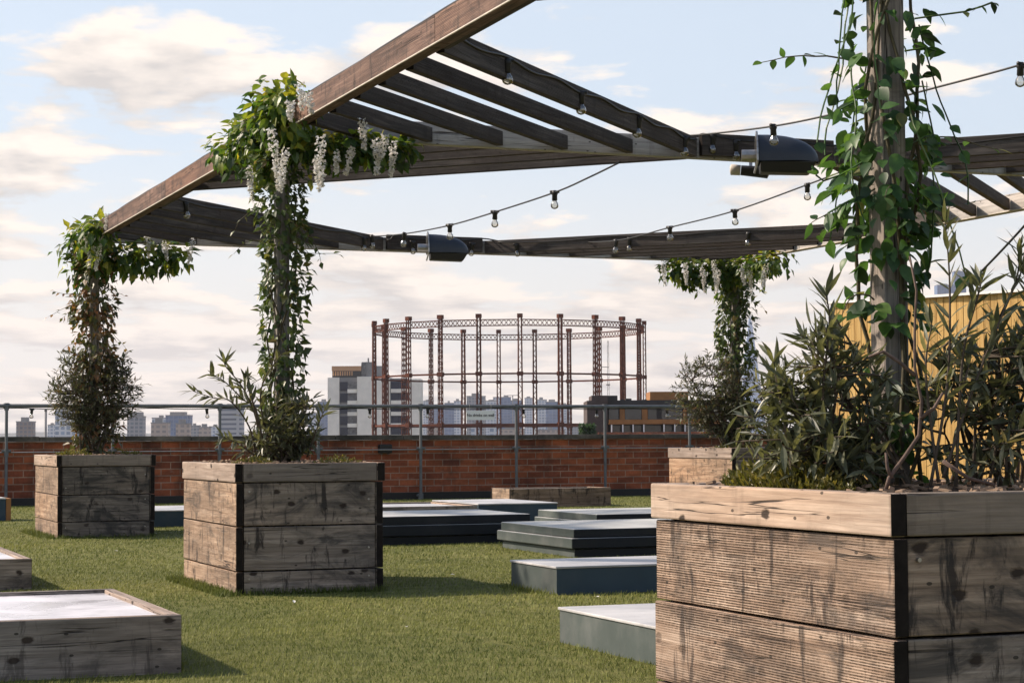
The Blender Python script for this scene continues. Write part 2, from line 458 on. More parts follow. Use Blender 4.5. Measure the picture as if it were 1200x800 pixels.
M['dclad'] = plain('charcoal cladding', (.040, .038, .038), .7, var=.3, vs=1)
M['orange'] = plain('orange timber panel', (.36, .16, .05), .7, var=.35, vs=1.2)
M['glazing'] = plain('grey window glass', (.05, .055, .06), .12, 0, .7, var=.5, vs=.7)
M['city'] = plain('city ground', (.14, .135, .125), .95, var=.5, vs=.01)
M['hill'] = plain('wooded hills', (.05, .065, .05), .95, var=.5, vs=.004)

# ------------------------------------------------------------------ setting: deck, turf, city ground
mb = MB()
mb.box(-26, 44, -14, 24.45, -20, -.015)
tag(mb.build('roof_deck', M['conc_grey'], rz=PHI), kind='structure')
mb = MB(); mb.add([(-26, -14, 0), (44, -14, 0), (44, 23.86, 0), (-26, 23.86, 0)], [(0, 1, 2, 3)])
tag(mb.build('turf_ground', M['turf'], rz=PHI), kind='structure')

def turf_blades():
    V = []; F = []; U = []
    zones = ((5.4, 8.5, 7000, .0042, .013), (8.5, 12.5, 3600, .006, .013), (12.5, 18, 1500, .0085, .014), (18, 26, 600, .012, .015))
    rr = random.Random(5)
    n = 0
    for z0, z1, dens, wd, hh in zones:
        w0 = .285 * z1 + .6
        cnt = int((z1 - z0) * 2 * w0 * dens * .8)
        for _ in range(cnt):
            Z = rr.uniform(z0, z1); X = rr.uniform(-w0, w0)
            if abs(X) > .275 * Z + .5: continue
            v = X * GN.x + Z * GN.y
            if v > 23.8: continue
            a = rr.uniform(0, 2 * pi)
            pat = mnoise.noise(Vector((X * 1.1, Z * 1.1, 3)))
            h = hh * rr.uniform(.6, 1.25) * (1 + .35 * pat)
            la = 1.1 + 2.0 * mnoise.noise(Vector((X * .7, Z * .7, 9))) + rr.gauss(0, .9)
            ln = h * rr.uniform(.2, 1.0)
            dx, dy = cos(a) * wd * .5, sin(a) * wd * .5
            V += [(X - dx, Z - dy, -.003), (X + dx, Z + dy, -.003), (X + cos(la) * ln, Z + sin(la) * ln, h)]
            F.append((n, n + 1, n + 2)); n += 3
            r = min(1, max(0, rr.gauss(.45, .22) + .15 * pat))
            su = abs(((X * GB.x + Z * GB.y) - 2.62 + .02 * sin(Z * 1.3) + 1) % 2 - 1)
            if su < .02: V[-1] = (V[-1][0], V[-1][1], h * .35); r *= .25
            U += [(0, r), (0, r), (1, r)]
    # rank darker tufts where the turf meets the foot of the planters
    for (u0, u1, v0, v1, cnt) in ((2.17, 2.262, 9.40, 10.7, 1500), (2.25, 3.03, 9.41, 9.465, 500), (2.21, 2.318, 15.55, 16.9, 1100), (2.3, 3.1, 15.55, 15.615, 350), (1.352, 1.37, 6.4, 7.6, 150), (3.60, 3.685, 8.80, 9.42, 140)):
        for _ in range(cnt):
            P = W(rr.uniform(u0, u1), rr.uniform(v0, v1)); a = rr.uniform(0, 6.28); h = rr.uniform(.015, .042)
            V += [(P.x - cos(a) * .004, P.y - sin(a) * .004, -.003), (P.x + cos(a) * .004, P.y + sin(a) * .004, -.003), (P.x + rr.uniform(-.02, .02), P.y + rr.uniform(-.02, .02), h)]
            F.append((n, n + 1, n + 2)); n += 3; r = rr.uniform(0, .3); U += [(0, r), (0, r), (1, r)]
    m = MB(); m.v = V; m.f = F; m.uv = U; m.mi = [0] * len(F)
    o = m.build('turf_grass', M['blade'])
    tag(o, 'short olive green artificial grass pile covering the roof', 'grass', kind='stuff')
turf_blades()

mb = MB()
S = 9000
mb.add([(-S, -S, -20), (S, -S, -20), (S, S, -20), (-S, S, -20)], [(0, 1, 2, 3)])
tag(mb.build('city_ground', M['city']), kind='structure')
# low hills far away
mb = MB(); V = []; F = []
N_ = 90
for i in range(N_ + 1):
    X = -3600 + 7200 * i / N_
    h = 26 + 34 * abs(mnoise.noise(Vector((X * .0007, 1.3, 0)))) + 14 * mnoise.noise(Vector((X * .004, 5, 0)))
    V += [(X, 6900, -20.5), (X, 7300, h * .9 - 5), (X, 7900, h)]
    if i < N_:
        a = i * 3
        F += [(a, a + 3, a + 4, a + 1), (a + 1, a + 4, a + 5, a + 2)]
mb.add(V, F)
tag(mb.build('distant_hills', M['hill'], smooth=True), kind='structure')

# ------------------------------------------------------------------ parapet wall, rail, sign, lamp
WV = 24.0
root = thing('brick_parapet', 'long red brick parapet wall with dark stone coping along the roof edge', 'wall', W(0, WV))
U0, U1 = -24, 42
mb = MB((0, WV, 0))
mb.add([(U0, WV, .075), (U1, WV, .075), (U1, WV, .755), (U0, WV, .755), (U0, WV + .34, -.01), (U1, WV + .34, -.01), (U1, WV + .34, .755), (U0, WV + .34, .755)],
       [(0, 1, 2, 3), (5, 4, 7, 6), (3, 2, 6, 7)], [[(U0, .075), (U1, .075), (U1, .755), (U0, .755)], [(U1, 0), (U0, 0), (U0, .755), (U1, .755)], [(0, 0)] * 4])
mb.build('brickwork', M['brick'], root)
mb = MB((0, WV, 0)); u = U0; k = 0
while u < U1:
    L = uni(.88, .94)
    mb.box(u, u + L - .006, WV - .055 + uni(-.004, .004), WV + .39, .757, .815 + uni(-.004, .003)); u += L
mb.build('coping', M['coping'], root, bevel=.006)
mb = MB((0, WV, 0)); mb.box(U0, U1, WV - .03, WV - .002, -.01, .085)
mb.build('upstand', M['black'], root)

# scaffold tube guard rail
def uat(x, v):
    """grid u of the point on the vertical plane v=const seen at pixel column x"""
    d = _F + _R * ((x - 600) / FPX) - _U * ((510 - 400) / FPX)
    t = v / d.dot(GN)
    return d.dot(GB) * t
RV = 23.84
root = thing('guard_rail', 'grey galvanised tube guard rail on posts in front of the brick parapet', 'railing', W(3, RV))
px_posts = [7.5, 132, 257.5, 373, 493, 605, 709, 808, 903]
us = [uat(x, RV) for x in px_posts]
du = us[-1] - us[-2]
us = [us[0] - 1.3 * k for k in range(6, 0, -1)] + us + [us[-1] + 1.25 * k for k in range(1, 12)]
O = (3, RV, 0)
mb = MB(O); mb.tube([(us[0] - .5, RV, 1.18), (us[-1] + .5, RV, 1.18)], .024, 10); mb.build('top_rail', M['galv'], root, smooth=True)
mb = MB(O); mb.tube([(us[0] - .5, RV + .035, .63), (us[-1] + .5, RV + .035, .63)], .008, 8); mb.build('mid_rail', M['metal'], root, smooth=True)
for u in us:
    mb = MB(O)
    mb.tube([(u, RV, 0.0), (u, RV, 1.15)], .0185, 10)
    mb.tube([(u, RV, 1.125), (u, RV, 1.212)], .028, 10)
    mb.tube([(u - .035, RV, 1.18), (u + .035, RV, 1.18)], .029, 10)
    mb.tube([(u, RV, .59), (u, RV, .67)], .027, 10)
    mb.tube([(u, RV, .63), (u, RV + .12, .63)], .016, 8)
    mb.tube([(u - .055, RV, .645), (u + .055, RV, .645)], .014, 8)
    mb.tube([(u, RV, .0), (u, RV, .075)], .033, 10)
    mb.tube([(u, RV, .05), (u - .055, RV, .05)], .015, 8)
    mb.build('post', M['galv'], root, smooth=False)

# sign on the rail
su0, su1 = uat(545.5, RV), uat(578.5, RV)
sz = 1.065
root = thing('rail_sign', 'small white notice board reading No drinks on wall hanging under the guard rail', 'sign', W((su0 + su1) / 2, RV - .03, sz))
mb = MB(((su0 + su1) / 2, RV - .03, sz)); mb.box(su0, su1, RV - .036, RV - .026, sz - .06, sz + .06); mb.build('board', M['white'], root)
mb = MB(((su0 + su1) / 2, RV - .03, sz))
for q in (.12, .88):
    uu = su0 + (su1 - su0) * q
    mb.tube([(uu, RV - .03, sz + .05), (uu, RV - .03, 1.21)], .004, 6)
mb.build('hanger', M['metal'], root)
cu = bpy.data.curves.new('lettering', 'FONT'); cu.body = 'No drinks on wall'; cu.size = .052; cu.align_x = 'CENTER'; cu.align_y = 'CENTER'; cu.extrude = .001; cu.offset = .0006
tx = bpy.data.objects.new('lettering', cu); COL.objects.link(tx); tx.parent = root
tx.location = (0, -.0085, 0); tx.rotation_euler = (pi / 2, 0, 0)
cu.materials.append(M['black'])
bpy.context.view_layer.update()
dep = bpy.context.evaluated_depsgraph_get()
me = bpy.data.meshes.new_from_object(tx.evaluated_get(dep))
tx2 = bpy.data.objects.new('lettering', me); COL.objects.link(tx2); tx2.parent = root; tx2.location = tx.location; tx2.rotation_euler = tx.rotation_euler
bpy.data.objects.remove(tx); tx2.name = 'lettering'

# black bulkhead lamp on the wall
lu = uat(450.5, WV - .03)
root = thing('bulkhead_lamp', 'black box bulkhead lamp fixed to the brick wall below the coping', 'lamp', W(lu, WV, .64))
mb = MB((lu, WV, .64)); mb.box(lu - .085, lu + .085, WV - .1, WV - .002, .585, .70); mb.build('housing', M['black'], root, bevel=.015)
mb = MB((lu, WV, .64))
for s in (-1, 1): mb.tube([(lu + s * .045, WV - .05, .588), (lu + s * .045, WV - .05, .572)], .018, 10)
mb.build('lens', M['winpale'], root)

# ------------------------------------------------------------------ planters
def planter(u0, u1, v0, v1, hs, label, mats, rimh=.094, rise=0.0, endstrip=.035):
    """hs: list of board split heights from the ground up to the rim's lower edge"""
    o = ((u0 + u1) / 2, (v0 + v1) / 2, 0)
    root = thing('timber_planter', label, 'planter', W(*o), group='timber planters holding the pergola posts')
    T = .036
    side, front, rim = mats
    zs = hs
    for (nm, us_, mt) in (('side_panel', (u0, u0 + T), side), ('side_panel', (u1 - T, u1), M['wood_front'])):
        mb = MB(o)
        for i in range(len(zs) - 1):
            j = uni(-.003, .003); e = uni(-.006, .004)
            mb.box(us_[0] + j, us_[1] + j, v0 - .002, v1 - .002 + e, zs[i] + .003, zs[i + 1] - .003, grain=1, end=1)
        mb.build(nm, [mt, M['end']], root, bevel=.004)
    for (nm, vs_, mt) in (('front_panel', (v0 + .004, v0 + .004 + T), front), ('rear_panel', (v1 - T - .004, v1 - .004), M['wood_front'])):
        mb = MB(o)
        for i in range(len(zs) - 1):
            j = uni(-.003, .003)
            mb.box(u0 + T + .003, u1 - T - .003, vs_[0] + j, vs_[1] + j, zs[i] + .003, zs[i + 1] - .003, grain=0, end=1)
        mb.build(nm, [mt, M['end']], root, bevel=.004)
    z0, z1 = zs[-1] + .002, zs[-1] + rimh
    R = .009
    for (a, b, c, d, g, mt) in ((u0 - R, u0 - R + .04, v0 - R, v1 + R, 1, rim), (u1 + R - .04, u1 + R, v0 - R, v1 + R, 1, rim),
                            (u0 - R + .042, u1 + R - .042, v0 - R + .004, v0 - R + .044, 0, M['wood_grey2']), (u0 - R + .042, u1 + R - .042, v1 + R - .044, v1 + R - .004, 0, rim)):
        mb = MB(o)
        mb.box(a, b, c, d, z0, z1, grain=g, end=1)
        mb.build('rim_board', [mt, M['end']], root, bevel=.005)
    # soil with a rough surface
    mb = MB(o); V = []; F = []; n = 14
    for i in range(n + 1):
        for k in range(n + 1):
            uu = u0 + .033 + (u1 - u0 - .066) * i / n; vv = v0 + .042 + (v1 - v0 - .084) * k / n
            V.append((uu, vv, z1 - .022 + .022 * mnoise.noise(Vector((uu * 9, vv * 9, 1))) + .014 * sin(pi * i / n) * sin(pi * k / n)))
    for i in range(n):
        for k in range(n):
            a = i * (n + 1) + k; F.append((a, a + n + 1, a + n + 2, a + 1))
    mb.add(V, F)
    for _ in range(420):
        uu, vv = uni(u0 + .05, u1 - .05), uni(v0 + .05, v1 - .05)
        a = Vector((uni(-1, 1), uni(-1, 1), uni(-.3, .3))).normalized(); b = a.cross(Vector((0, 0, 1))).normalized(); c = a.cross(b)
        mb.frame_box((uu, vv, z1 - .004 + uni(-.006, .008)), a, b, c, uni(.012, .03), uni(.008, .016), uni(.004, .008))
    mb.mi = [0] * len(F) + [1] * (len(mb.f) - len(F))
    mb.build('soil', [M['bark'], M['chip']], root)
    # screw heads on the front corners
    for i in range(len(zs) - 1):
        for uu in (u0 + .065, u1 - .075):
            zz = (zs[i] + zs[i + 1]) / 2 + uni(-.07, .07)
            if zs[i + 1] - zs[i] < .13: zz = (zs[i] + zs[i + 1]) / 2 + .02
            mb = MB(o); mb.tube([(uu, v0 + .008, zz), (uu, v0 - .003, zz)], .0048, 8)
            mb.build('screw', M['metal'], root)
    return root

M['wood_grey2'] = wood('brown grey rim board', (.33, .28, .235), (.265, .22, .18), (.18, .145, .118), stain=.2, knots=.5, grain=.7)
PM = planter(2.270, 3.020, 9.47, 10.68, [0, .1135, .3319, .5459], 'timber planter with blackened front boards in front of the left wall, second from left', (M['wood_side'], M['wood_front'], M['wood_rim']))
PL = planter(2.325, 3.085, 15.62, 16.86, [0, .125, .335, .556], 'distant timber planter at the far left with a dark streaked front and dense bush', (M['wood_side'], M['wood_dark'], M['wood_rim']), rimh=.09)
PN = planter(2.276, 3.55, 3.60, 4.76, [-.11, .1135, .325, .5385], 'largest timber planter close by at the right with rough sawn lit boards', (M['wood_saw'], M['wood_front'], M['wood_rim']))
PR = planter(8.21, 8.97, 15.58, 16.85, [0, .12, .33, .57], 'partly hidden rear timber planter at right in front of the brick wall', (M['wood_side'], M['wood_dark'], M['wood_rim']))

# ------------------------------------------------------------------ pergola
HB = 2.377          # underside of the beams
PU, PV = (2.70, 8.58), (4.27, 10.24, 16.20)
UB = (2.65, 8.60)   # outer line of the long beams
BH, BW = .122, .075
pg = thing('pergola', 'weathered timber pergola with triangular slatted corners above the roof', 'pergola', W(2.65, 10.24))
O = (2.65, 10.24, 0)
# long beams (left, right)
def part_beam(name, p, q, w, h, mats, bevel=.004):
    mb = MB(O); mb.beam(p, q, w, h, end=1)
    return mb.build(name, mats, pg, bevel=bevel)
vS, vE = 4.22, 16.28
lens = [16.28, 14.9, 13.1, 10.9, 9.55, 7.6, 5.8, 4.22]
def long_beam(uc, mt):
    mb = MB(O)
    for a, b in zip(lens[:-1], lens[1:]):
        mb.beam((uc, a, HB + BH / 2 + .002), (uc, b + .003, HB + BH / 2 + .002), BW - uni(0, .003), BH - .004 + uni(-.003, .003), end=1)
    return mb.build('long_beam', [mt, M['end']], pg, bevel=.004)
long_beam(2.65 + BW / 2, M['beam'])
long_beam(UB[1] - BW / 2, M['beam_grey'])
for uc in (2.65 - .002, UB[1] - BW - .002, UB[1] + .002):
    part_beam('edge_strip', (uc, vE, HB + .001), (uc, vS, HB + .001), .007, .007, [M['edge'], M['edge']], .002)
# cross beams
for v in (16.20, 10.24, 4.27):
    part_beam('cross_beam', (2.65 + BW + .003, v, HB + BH / 2), (UB[1] - BW - .003, v, HB + BH / 2), .06, BH, [M['beam_grey'], M['end']])
# triangular corners of slats and the inner ring of boards of each bay
SP = .405; NSL = 6
for (va, vb) in ((10.24, 16.20), (4.27, 10.24)):
    ulo, uhi = 2.65 + BW, UB[1] - BW
    vlo, vhi = va + .03, vb - .03
    cor = ((ulo, vlo, 1, 1), (uhi, vlo, -1, 1), (ulo, vhi, 1, -1), (uhi, vhi, -1, -1))
    for (cu_, cv_, su, sv) in cor:
        for k in range(1, NSL + 1):
            t = SP * k + uni(-.012, .012) + .01
            e = .004
            p = Vector((cu_ + su * (t - e), cv_ + sv * e, HB + .046 + uni(-.003, .003)))
            q = Vector((cu_ + su * e, cv_ + sv * (t - e), HB + .046 + uni(-.003, .003)))
            hh = .080 if k < NSL else .112
            zz = 0 if k < NSL else .015
            d = (q - p).normalized() * .018
            part_beam('slat', p + d + Vector((0, 0, zz)), q - d + Vector((0, 0, zz)), .042, hh, [M['slat'], M['end']], .003)
    tt = SP * NSL + .03
    for (p, q) in (((ulo + tt, vlo + .022), (uhi - tt, vlo + .022)), ((ulo + tt, vhi - .022), (uhi - tt, vhi - .022)),
                   ((ulo + .022, vlo + tt), (ulo + .022, vhi - tt)), ((uhi - .022, vlo + tt), (uhi - .022, vhi - tt))):
        part_beam('ring_board', (*p, HB + .078), (*q, HB + .078), .04, .13, [M['slat'], M['end']])
for u in PU:
    for v in PV:
        mb = MB(O); mb.frame_box((u if u > 3 else u, v, HB / 2), (0, 0, 1), (1, 0, 0), (0, 1, 0), HB - .002, .070, .070, 0, 1)
        mb.build('post', [M['post'], M['end']], pg, bevel=.005)
# cable clipped along the top of the left beam
mb = MB(O)
pts = [(2.668 + .003 * sin(v * 3), v, HB + BH + .007 + .0015 * sin(v * 7)) for v in [16.2 - .3 * i for i in range(40)]]
mb.tube(pts, .007, 6); mb.build('cable', M['black'], pg, smooth=True)

# ------------------------------------------------------------------ festoon lights
def lamp_meshes():
    mb = MB()
    mb.tube([(0, 0, .012), (0, 0, .008), (0, 0, -.012), (0, 0, -.018), (0, 0, -.05), (0, 0, -.053)], [.012, .019, .021, .0165, .0175, .012], 10)
    mb.tube([(-.03, 0, .004), (.03, 0, .004)], .009, 8)
    a = mb.build('lamp_holder', M['black'], None, smooth=True)
    mb = MB()
    prof = [(0, .013), (.008, .0145), (.02, .022), (.034, .0255), (.046, .0225), (.054, .013), (.057, .003)]
    mb.tube([(0, 0, -.05 - z) for z, r in prof], [r for z, r in prof], 12)
    b = mb.build('bulb', M['bulb'], a, smooth=True)
    return a, b
LH, LBULB = lamp_meshes()
first_lamp = [True]
def put_lamp(root, p, tilt=0.0, sc=1.0):
    """p in world coordinates; parented to root"""
    inv = Matrix.Translation(root.location) @ Matrix.Rotation(root.rotation_euler.z, 4, 'Z')
    l = inv.inverted() @ p
    if first_lamp[0]:
        h, b = LH, LBULB; first_lamp[0] = False
    else:
        h = LH.copy(); COL.objects.link(h); b = LBULB.copy(); COL.objects.link(b); b.parent = h
    h.parent = root; h.location = l; h.rotation_euler = (uni(-.12, .12), tilt + uni(-.1, .1), uni(0, 6)); h.scale = (sc, sc, sc)

def festoon(label, pts, lamps, group='strings of festoon bulbs', rad=.0055):
    """pts: world points of the cable; lamps: world points"""
    base = pts[0]
    root = thing('festoon_lights', label, 'string lights', base, 0, group)
    mb = MB(base)
    # Catmull-Rom
    P = [pts[0]] + list(pts) + [pts[-1]]; out = []
    for i in range(1, len(P) - 2):
        a, b, c, d = P[i - 1], P[i], P[i + 1], P[i + 2]
        for s in range(8):
            t = s / 8
            out.append(.5 * ((2 * b) + (c - a) * t + (2 * a - 5 * b + 4 * c - d) * t * t + (3 * b - a - 3 * c + d) * t ** 3))
    out.append(pts[-1])
    mb.tube(out, rad, 6); mb.build('cable', M['black'], root, smooth=True)
    for p in lamps: put_lamp(root, p)
    return root
def izl(a, b, f):   # depth interpolated linearly in 3D
    return a + (b - a) * f
def pxs(l, Z0, Z1):
    x0, x1 = l[0][0], l[-1][0]
    res = []
    for (x, y) in l:
        k = (x - x0) / (x1 - x0)
        iz = 1 / Z0 + (1 / Z1 - 1 / Z0) * k
        res.append(at(x, y, 1 / iz))
    return res
s2 = pxs([(426, 277), (436, 277), (474, 274), (527, 264), (580, 248.5), (650, 225.5), (690, 208), (727, 190)], 16.9, 11.3)
festoon('festoon string with five bulbs rising from the back beam above the gas holder', s2, s2[1:6])
s3 = pxs([(655, 284), (722, 282), (785, 266.5), (861, 247), (946, 216.5), (1000, 196), (1075, 168)], 17.5, 12)
festoon('festoon string rising from the back beam to the right, passing below the domed heater', s3, s3[1:5])
s1 = pxs([(786, 158), (815, 158.5), (906, 148), (988, 131), (1090, 104.5), (1196, 76), (1260, 52)], 11.4, 9.0)
festoon('festoon string crossing the sky just above the domed heater and behind the near post', s1, [s1[2], s1[5]])
s5 = pxs([(1120, 345), (1150, 318), (1200, 265), (1250, 205)], 9.5, 8.2)
festoon('bare black cable sloping up at the far right edge above the yellow cladding', s5, [])
# ring lights: cable pinned along the slatted corner and ring boards
def ring(label, gp, ln):
    pts = [W(*p) for p in gp]
    # droop between lamps
    P = []
    for a, b in zip(pts[:-1], pts[1:]):
        P.append(a); P.append((a + b) / 2 - Vector((0, 0, .02)))
    P.append(pts[-1])
    root = festoon(label, P, [W(*p) for p in ln], rad=.006)
hz = HB + .100
def hyp(cu_, cv_, su, sv, f, off=.03, z=hz):
    t = SP * NSL + .01 + off
    return (cu_ + su * t * (1 - f), cv_ + sv * t * f, z)
ua, ub_ = 2.65 + BW, UB[1] - BW
# bay near: corner at the middle post (slats run from left beam to cross beam)
rp = [hyp(ua, 10.21, 1, -1, f) for f in (.97, .8, .63, .46, .3, .15, .02)]
rl = [hyp(ua, 10.21, 1, -1, f, z=hz - .02) for f in (.80, .54, .30, .08)]
ring('festoon string pinned along the outermost slat right of the second post', rp, rl)
v_ = 10.17
c2 = [(ua + SP * NSL + .1 + i * .5, v_, hz + .03) for i in range(4)] + [hyp(ub_, 10.21, -1, -1, f) for f in (.1, .35, .6, .85)]
ring('festoon string pinned along the cross beam behind the domed heater and near post', c2, [c2[0], (ua + SP*NSL+.25, v_, hz), hyp(ub_, 10.21, -1, -1, .18, z=hz - .02), hyp(ub_, 10.21, -1, -1, .42, z=hz - .02)])
# far bay: along the back beam
c3 = [hyp(ua, 16.17, 1, -1, f) for f in (.95, .7, .45, .2, .02)] + [(ua + SP * NSL + .1 + i * .4, 16.09, hz + .03) for i in range(5)] + [hyp(ub_, 16.17, -1, -1, f) for f in (.05, .35, .65, .95)]
c3l = [hyp(ua, 16.17, 1, -1, f, z=hz - .03) for f in (.9, .62, .12)] + [(ua + SP * NSL + .25, 16.09, hz - .02), (ua + SP * NSL + .8, 16.09, hz - .02)] + [hyp(ub_, 16.17, -1, -1, f, z=hz - .03) for f in (.1, .4, .7)]
ring('festoon string pinned along the back beam of the pergola over the gas holder', c3, c3l)
# rail lights
rpts = [W(u, RV - .01, 1.152 - (.012 if i % 2 else 0)) for i, u in enumerate([uat(x, RV) for x in range(-60, 900, 40)])]
rlamps = [W(uat(x, RV), RV - .012, 1.135) for x in (37, 242, 433, 443 + 58, 613, 699, 781)]
festoon('festoon string taped under the guard rail with bulbs hanging above the wall', rpts, rlamps, rad=.006)

# ------------------------------------------------------------------ domed heaters on the beams
def heater(p, label, rz):
    root = thing('dome_heater', label, 'heater', p, rz, 'domed heaters on the pergola')
    # hood: D profile swept along x, shrinking to the right end
    mb = MB(); V = []; F = []; rings = []
    for (x, s) in [(-.16, .985)] + [(-.155 + .34 * q, max(.12, (1 - q ** 2.3) ** (1 / 2.3))) for q in (0, .15, .3, .45, .58, .7, .8, .88, .94, .975, .995)]:
        r = []
        for k in range(17):
            a = pi * k / 16
            r.append((x, -.115 * min(1, s * 1.15) * cos(a), .165 * s * sin(a) ** .85 - .03 if sin(a) > 1e-6 else -.03))
        rings.append(r)
    for r in rings: V += r
    n = 17
    for i in range(len(rings) - 1):
        for k in range(n - 1):
            F.append((i * n + k, (i + 1) * n + k, (i + 1) * n + k + 1, i * n + k + 1))
    F.append(tuple(range(n)))
    mb.add(V, F); mb.build('hood', M['hood'], root, smooth=True)
    mb = MB(); V = []; F = []
    low = ((-.15, -.031, .108), (.172, -.031, .09), (.13, -.098, .06), (-.15, -.088, .07))
    for (x, z, w) in low: V += [(x, -w, z), (x, w, z)]
    F = [(0, 2, 4, 6), (1, 7, 5, 3), (2, 3, 5, 4), (4, 5, 7, 6), (0, 6, 7, 1), (0, 1, 3, 2)]
    mb.add(V, F); mb.build('reflector', M['black'], root, bevel=.01)
    mb = MB()
    arc = [(-.166, .122 * -cos(a), .172 * sin(a) - .03) for a in [pi * k / 14 for k in range(15)]]
    arc = [(-.185, -.105, -.10)] + arc
    for a, b in zip(arc[:-1], arc[1:]): mb.beam(a, b, .03, .010, up=(1, 0, .01))
    mb.tube([(-.165, .03, .02), (-.25, .03, .02)], .035, 10)
    mb.tube([(-.2, .03, .02), (-.2, .10, .03)], .03, 10)
    mb.build('bracket', M['metal'], root)
    return root
H2 = at(921, 185, 11.2)
heater(H2, 'large black domed heater on the cross beam beside the near vine covered post', -.08)
H1 = at(524, 293, 16.75)
heater(H1, 'smaller looking black domed heater fixed to the far back beam above the gas holder', .12)
root = thing('tube_lamp', 'short black tube lamp with a pale end under the cross beam beside the large heater', 'lamp', at(880, 200, 11.7), -.1)
mb = MB(); mb.tube([(-.06, 0, .003), (.10, 0, -.014), (.105, 0, -.014)], [.030, .036, .02], 14); mb.build('body', M['black'], root, smooth=False)
mb = MB(); mb.tube([(-.125, 0, .008), (-.118, 0, .008), (-.062, 0, .003)], [.018, .033, .031], 14); mb.build('end_cap', M['edge'], root, smooth=True)
mb = MB(); mb.beam((0, 0, 0), (0.0, .04, .06), .02, .012); mb.beam((.12, 0, .0), (.19, .02, .03), .008, .008); mb.build('clip', M['metal'], root)

# ------------------------------------------------------------------ low boxes and roof lights
def rim_box(u0, u1, v0, v1, h, label, mt, side, top, name='timber_box', rim=.042, grp='low timber framed boxes'):
    o = ((u0 + u1) / 2, (v0 + v1) / 2, 0)
    root = thing(name, label, 'box seat' if False else 'roof box', W(*o), group=grp)
    T = rim
    for (nm, a, b, c, d, g, m_) in (('front_board', u0, u1, v0, v0 + T, 0, mt), ('rear_board', u0, u1, v1 - T, v1, 0, mt),
                              ('side_board', u0, u0 + T, v0 + T + .001, v1 - T - .001, 1, side), ('side_board', u1 - T, u1, v0 + T + .001, v1 - T - .001, 1, side)):
        mb = MB(o); mb.box(a, b, c, d, -.004, h, grain=g, end=1); mb.build(nm, [m_, M['end']], root, bevel=.004)
    mb = MB(o); mb.box(u0 + T + .001, u1 - T - .001, v0 + T + .001, v1 - T - .001, .0, h - .013); mb.build('top_sheet', top, root)
    return root
rim_box(.12, 1.352, 6.39, 7.64, .188, 'low timber framed box with a shiny pale glazed top in the near left corner', M['wood_grey'], M['wood_rim'], M['top_sheet'])
rim_box(.2, 1.409, 10.31, 11.57, .156, 'low timber framed box cut off by the left edge, behind the nearest box', M['wood_front'], M['wood_rim'], M['top_sheet'])

def flat_box(u0, u1, v0, v1, h, label, front, side, top, lip=.006):
    o = ((u0 + u1) / 2, (v0 + v1) / 2, 0)
    root = thing('roof_light_box', label, 'roof box', W(*o), group='low painted boxes on the turf')
    mb = MB(o)
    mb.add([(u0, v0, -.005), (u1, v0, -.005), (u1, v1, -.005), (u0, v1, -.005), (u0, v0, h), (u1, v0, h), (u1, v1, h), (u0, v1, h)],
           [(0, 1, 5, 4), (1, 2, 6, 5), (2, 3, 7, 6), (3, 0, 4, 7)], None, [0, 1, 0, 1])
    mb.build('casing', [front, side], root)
    mb = MB(o); mb.box(u0 - lip, u1 + lip, v0 - lip, v1 + lip, h + .001, h + .012); mb.build('lid', top, root, bevel=.003)
    return root
flat_box(2.848, 4.45, 5.35, 6.78, .118, 'nearest blue grey box with a streaked white lid tucked behind the largest planter', M['teal'], M['side_lit'], M['top_pale'])
flat_box(3.69, 5.4, 8.82, 9.42, .125, 'long blue box with pale lid between the near box and a stepped roof light', M['teal'], M['side_lit'], M['top_pale'])
flat_box(5.93, 6.66, 15.9, 17.1, .19, 'blue green box with pale lid in front of the pale wooden bench by the wall', M['teal'], M['teal'], M['top_pale'])
flat_box(3.25, 4.75, 17.28, 18.5, .135, 'blue box with pale lid seen between the two left planters', M['teal'], M['teal'], M['top_pale'])
rim_box(4.3, 5.90, 15.85, 17.0, .19, 'low brown timber box with a pale top just behind the left stepped roof light', M['wood_grey'], M['wood_rim'], M['top_pale'])

def stepped(u0, u1, v0, v1, tiers, label):
    """tiers: (inset, z0, z1)"""
    o = ((u0 + u1) / 2, (v0 + v1) / 2, 0)
    root = thing('stepped_roof_light', label, 'roof light', W(*o), group='dark stepped roof lights')
    for i, (ins, z0, z1, nm) in enumerate(tiers):
        mb = MB(o)
        a, b, c, d = u0 + ins, u1 - ins, v0 + ins, v1 - ins
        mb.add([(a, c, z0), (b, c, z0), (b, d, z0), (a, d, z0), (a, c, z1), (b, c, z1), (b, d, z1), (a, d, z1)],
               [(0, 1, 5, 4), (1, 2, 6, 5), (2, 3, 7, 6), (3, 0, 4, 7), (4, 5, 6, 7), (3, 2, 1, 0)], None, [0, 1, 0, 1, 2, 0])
        mb.build(nm, [M['navy'], M['side_lit'], M['top_grey']], root, bevel=.007)
    return root
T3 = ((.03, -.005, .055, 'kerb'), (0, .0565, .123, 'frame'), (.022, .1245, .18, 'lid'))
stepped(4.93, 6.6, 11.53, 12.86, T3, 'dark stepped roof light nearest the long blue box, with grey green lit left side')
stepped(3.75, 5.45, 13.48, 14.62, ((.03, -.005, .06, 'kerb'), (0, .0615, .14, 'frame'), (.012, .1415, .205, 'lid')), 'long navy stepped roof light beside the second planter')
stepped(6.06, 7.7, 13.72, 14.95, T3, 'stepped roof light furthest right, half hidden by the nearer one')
# pale wooden bench near the wall
rim_box(7.95, 9.16, 20.3, 20.92, .207, 'pale brown wooden bench box standing against the brick wall', M['wood_side'], M['wood_side'], M['top_grey'], name='bench_box')
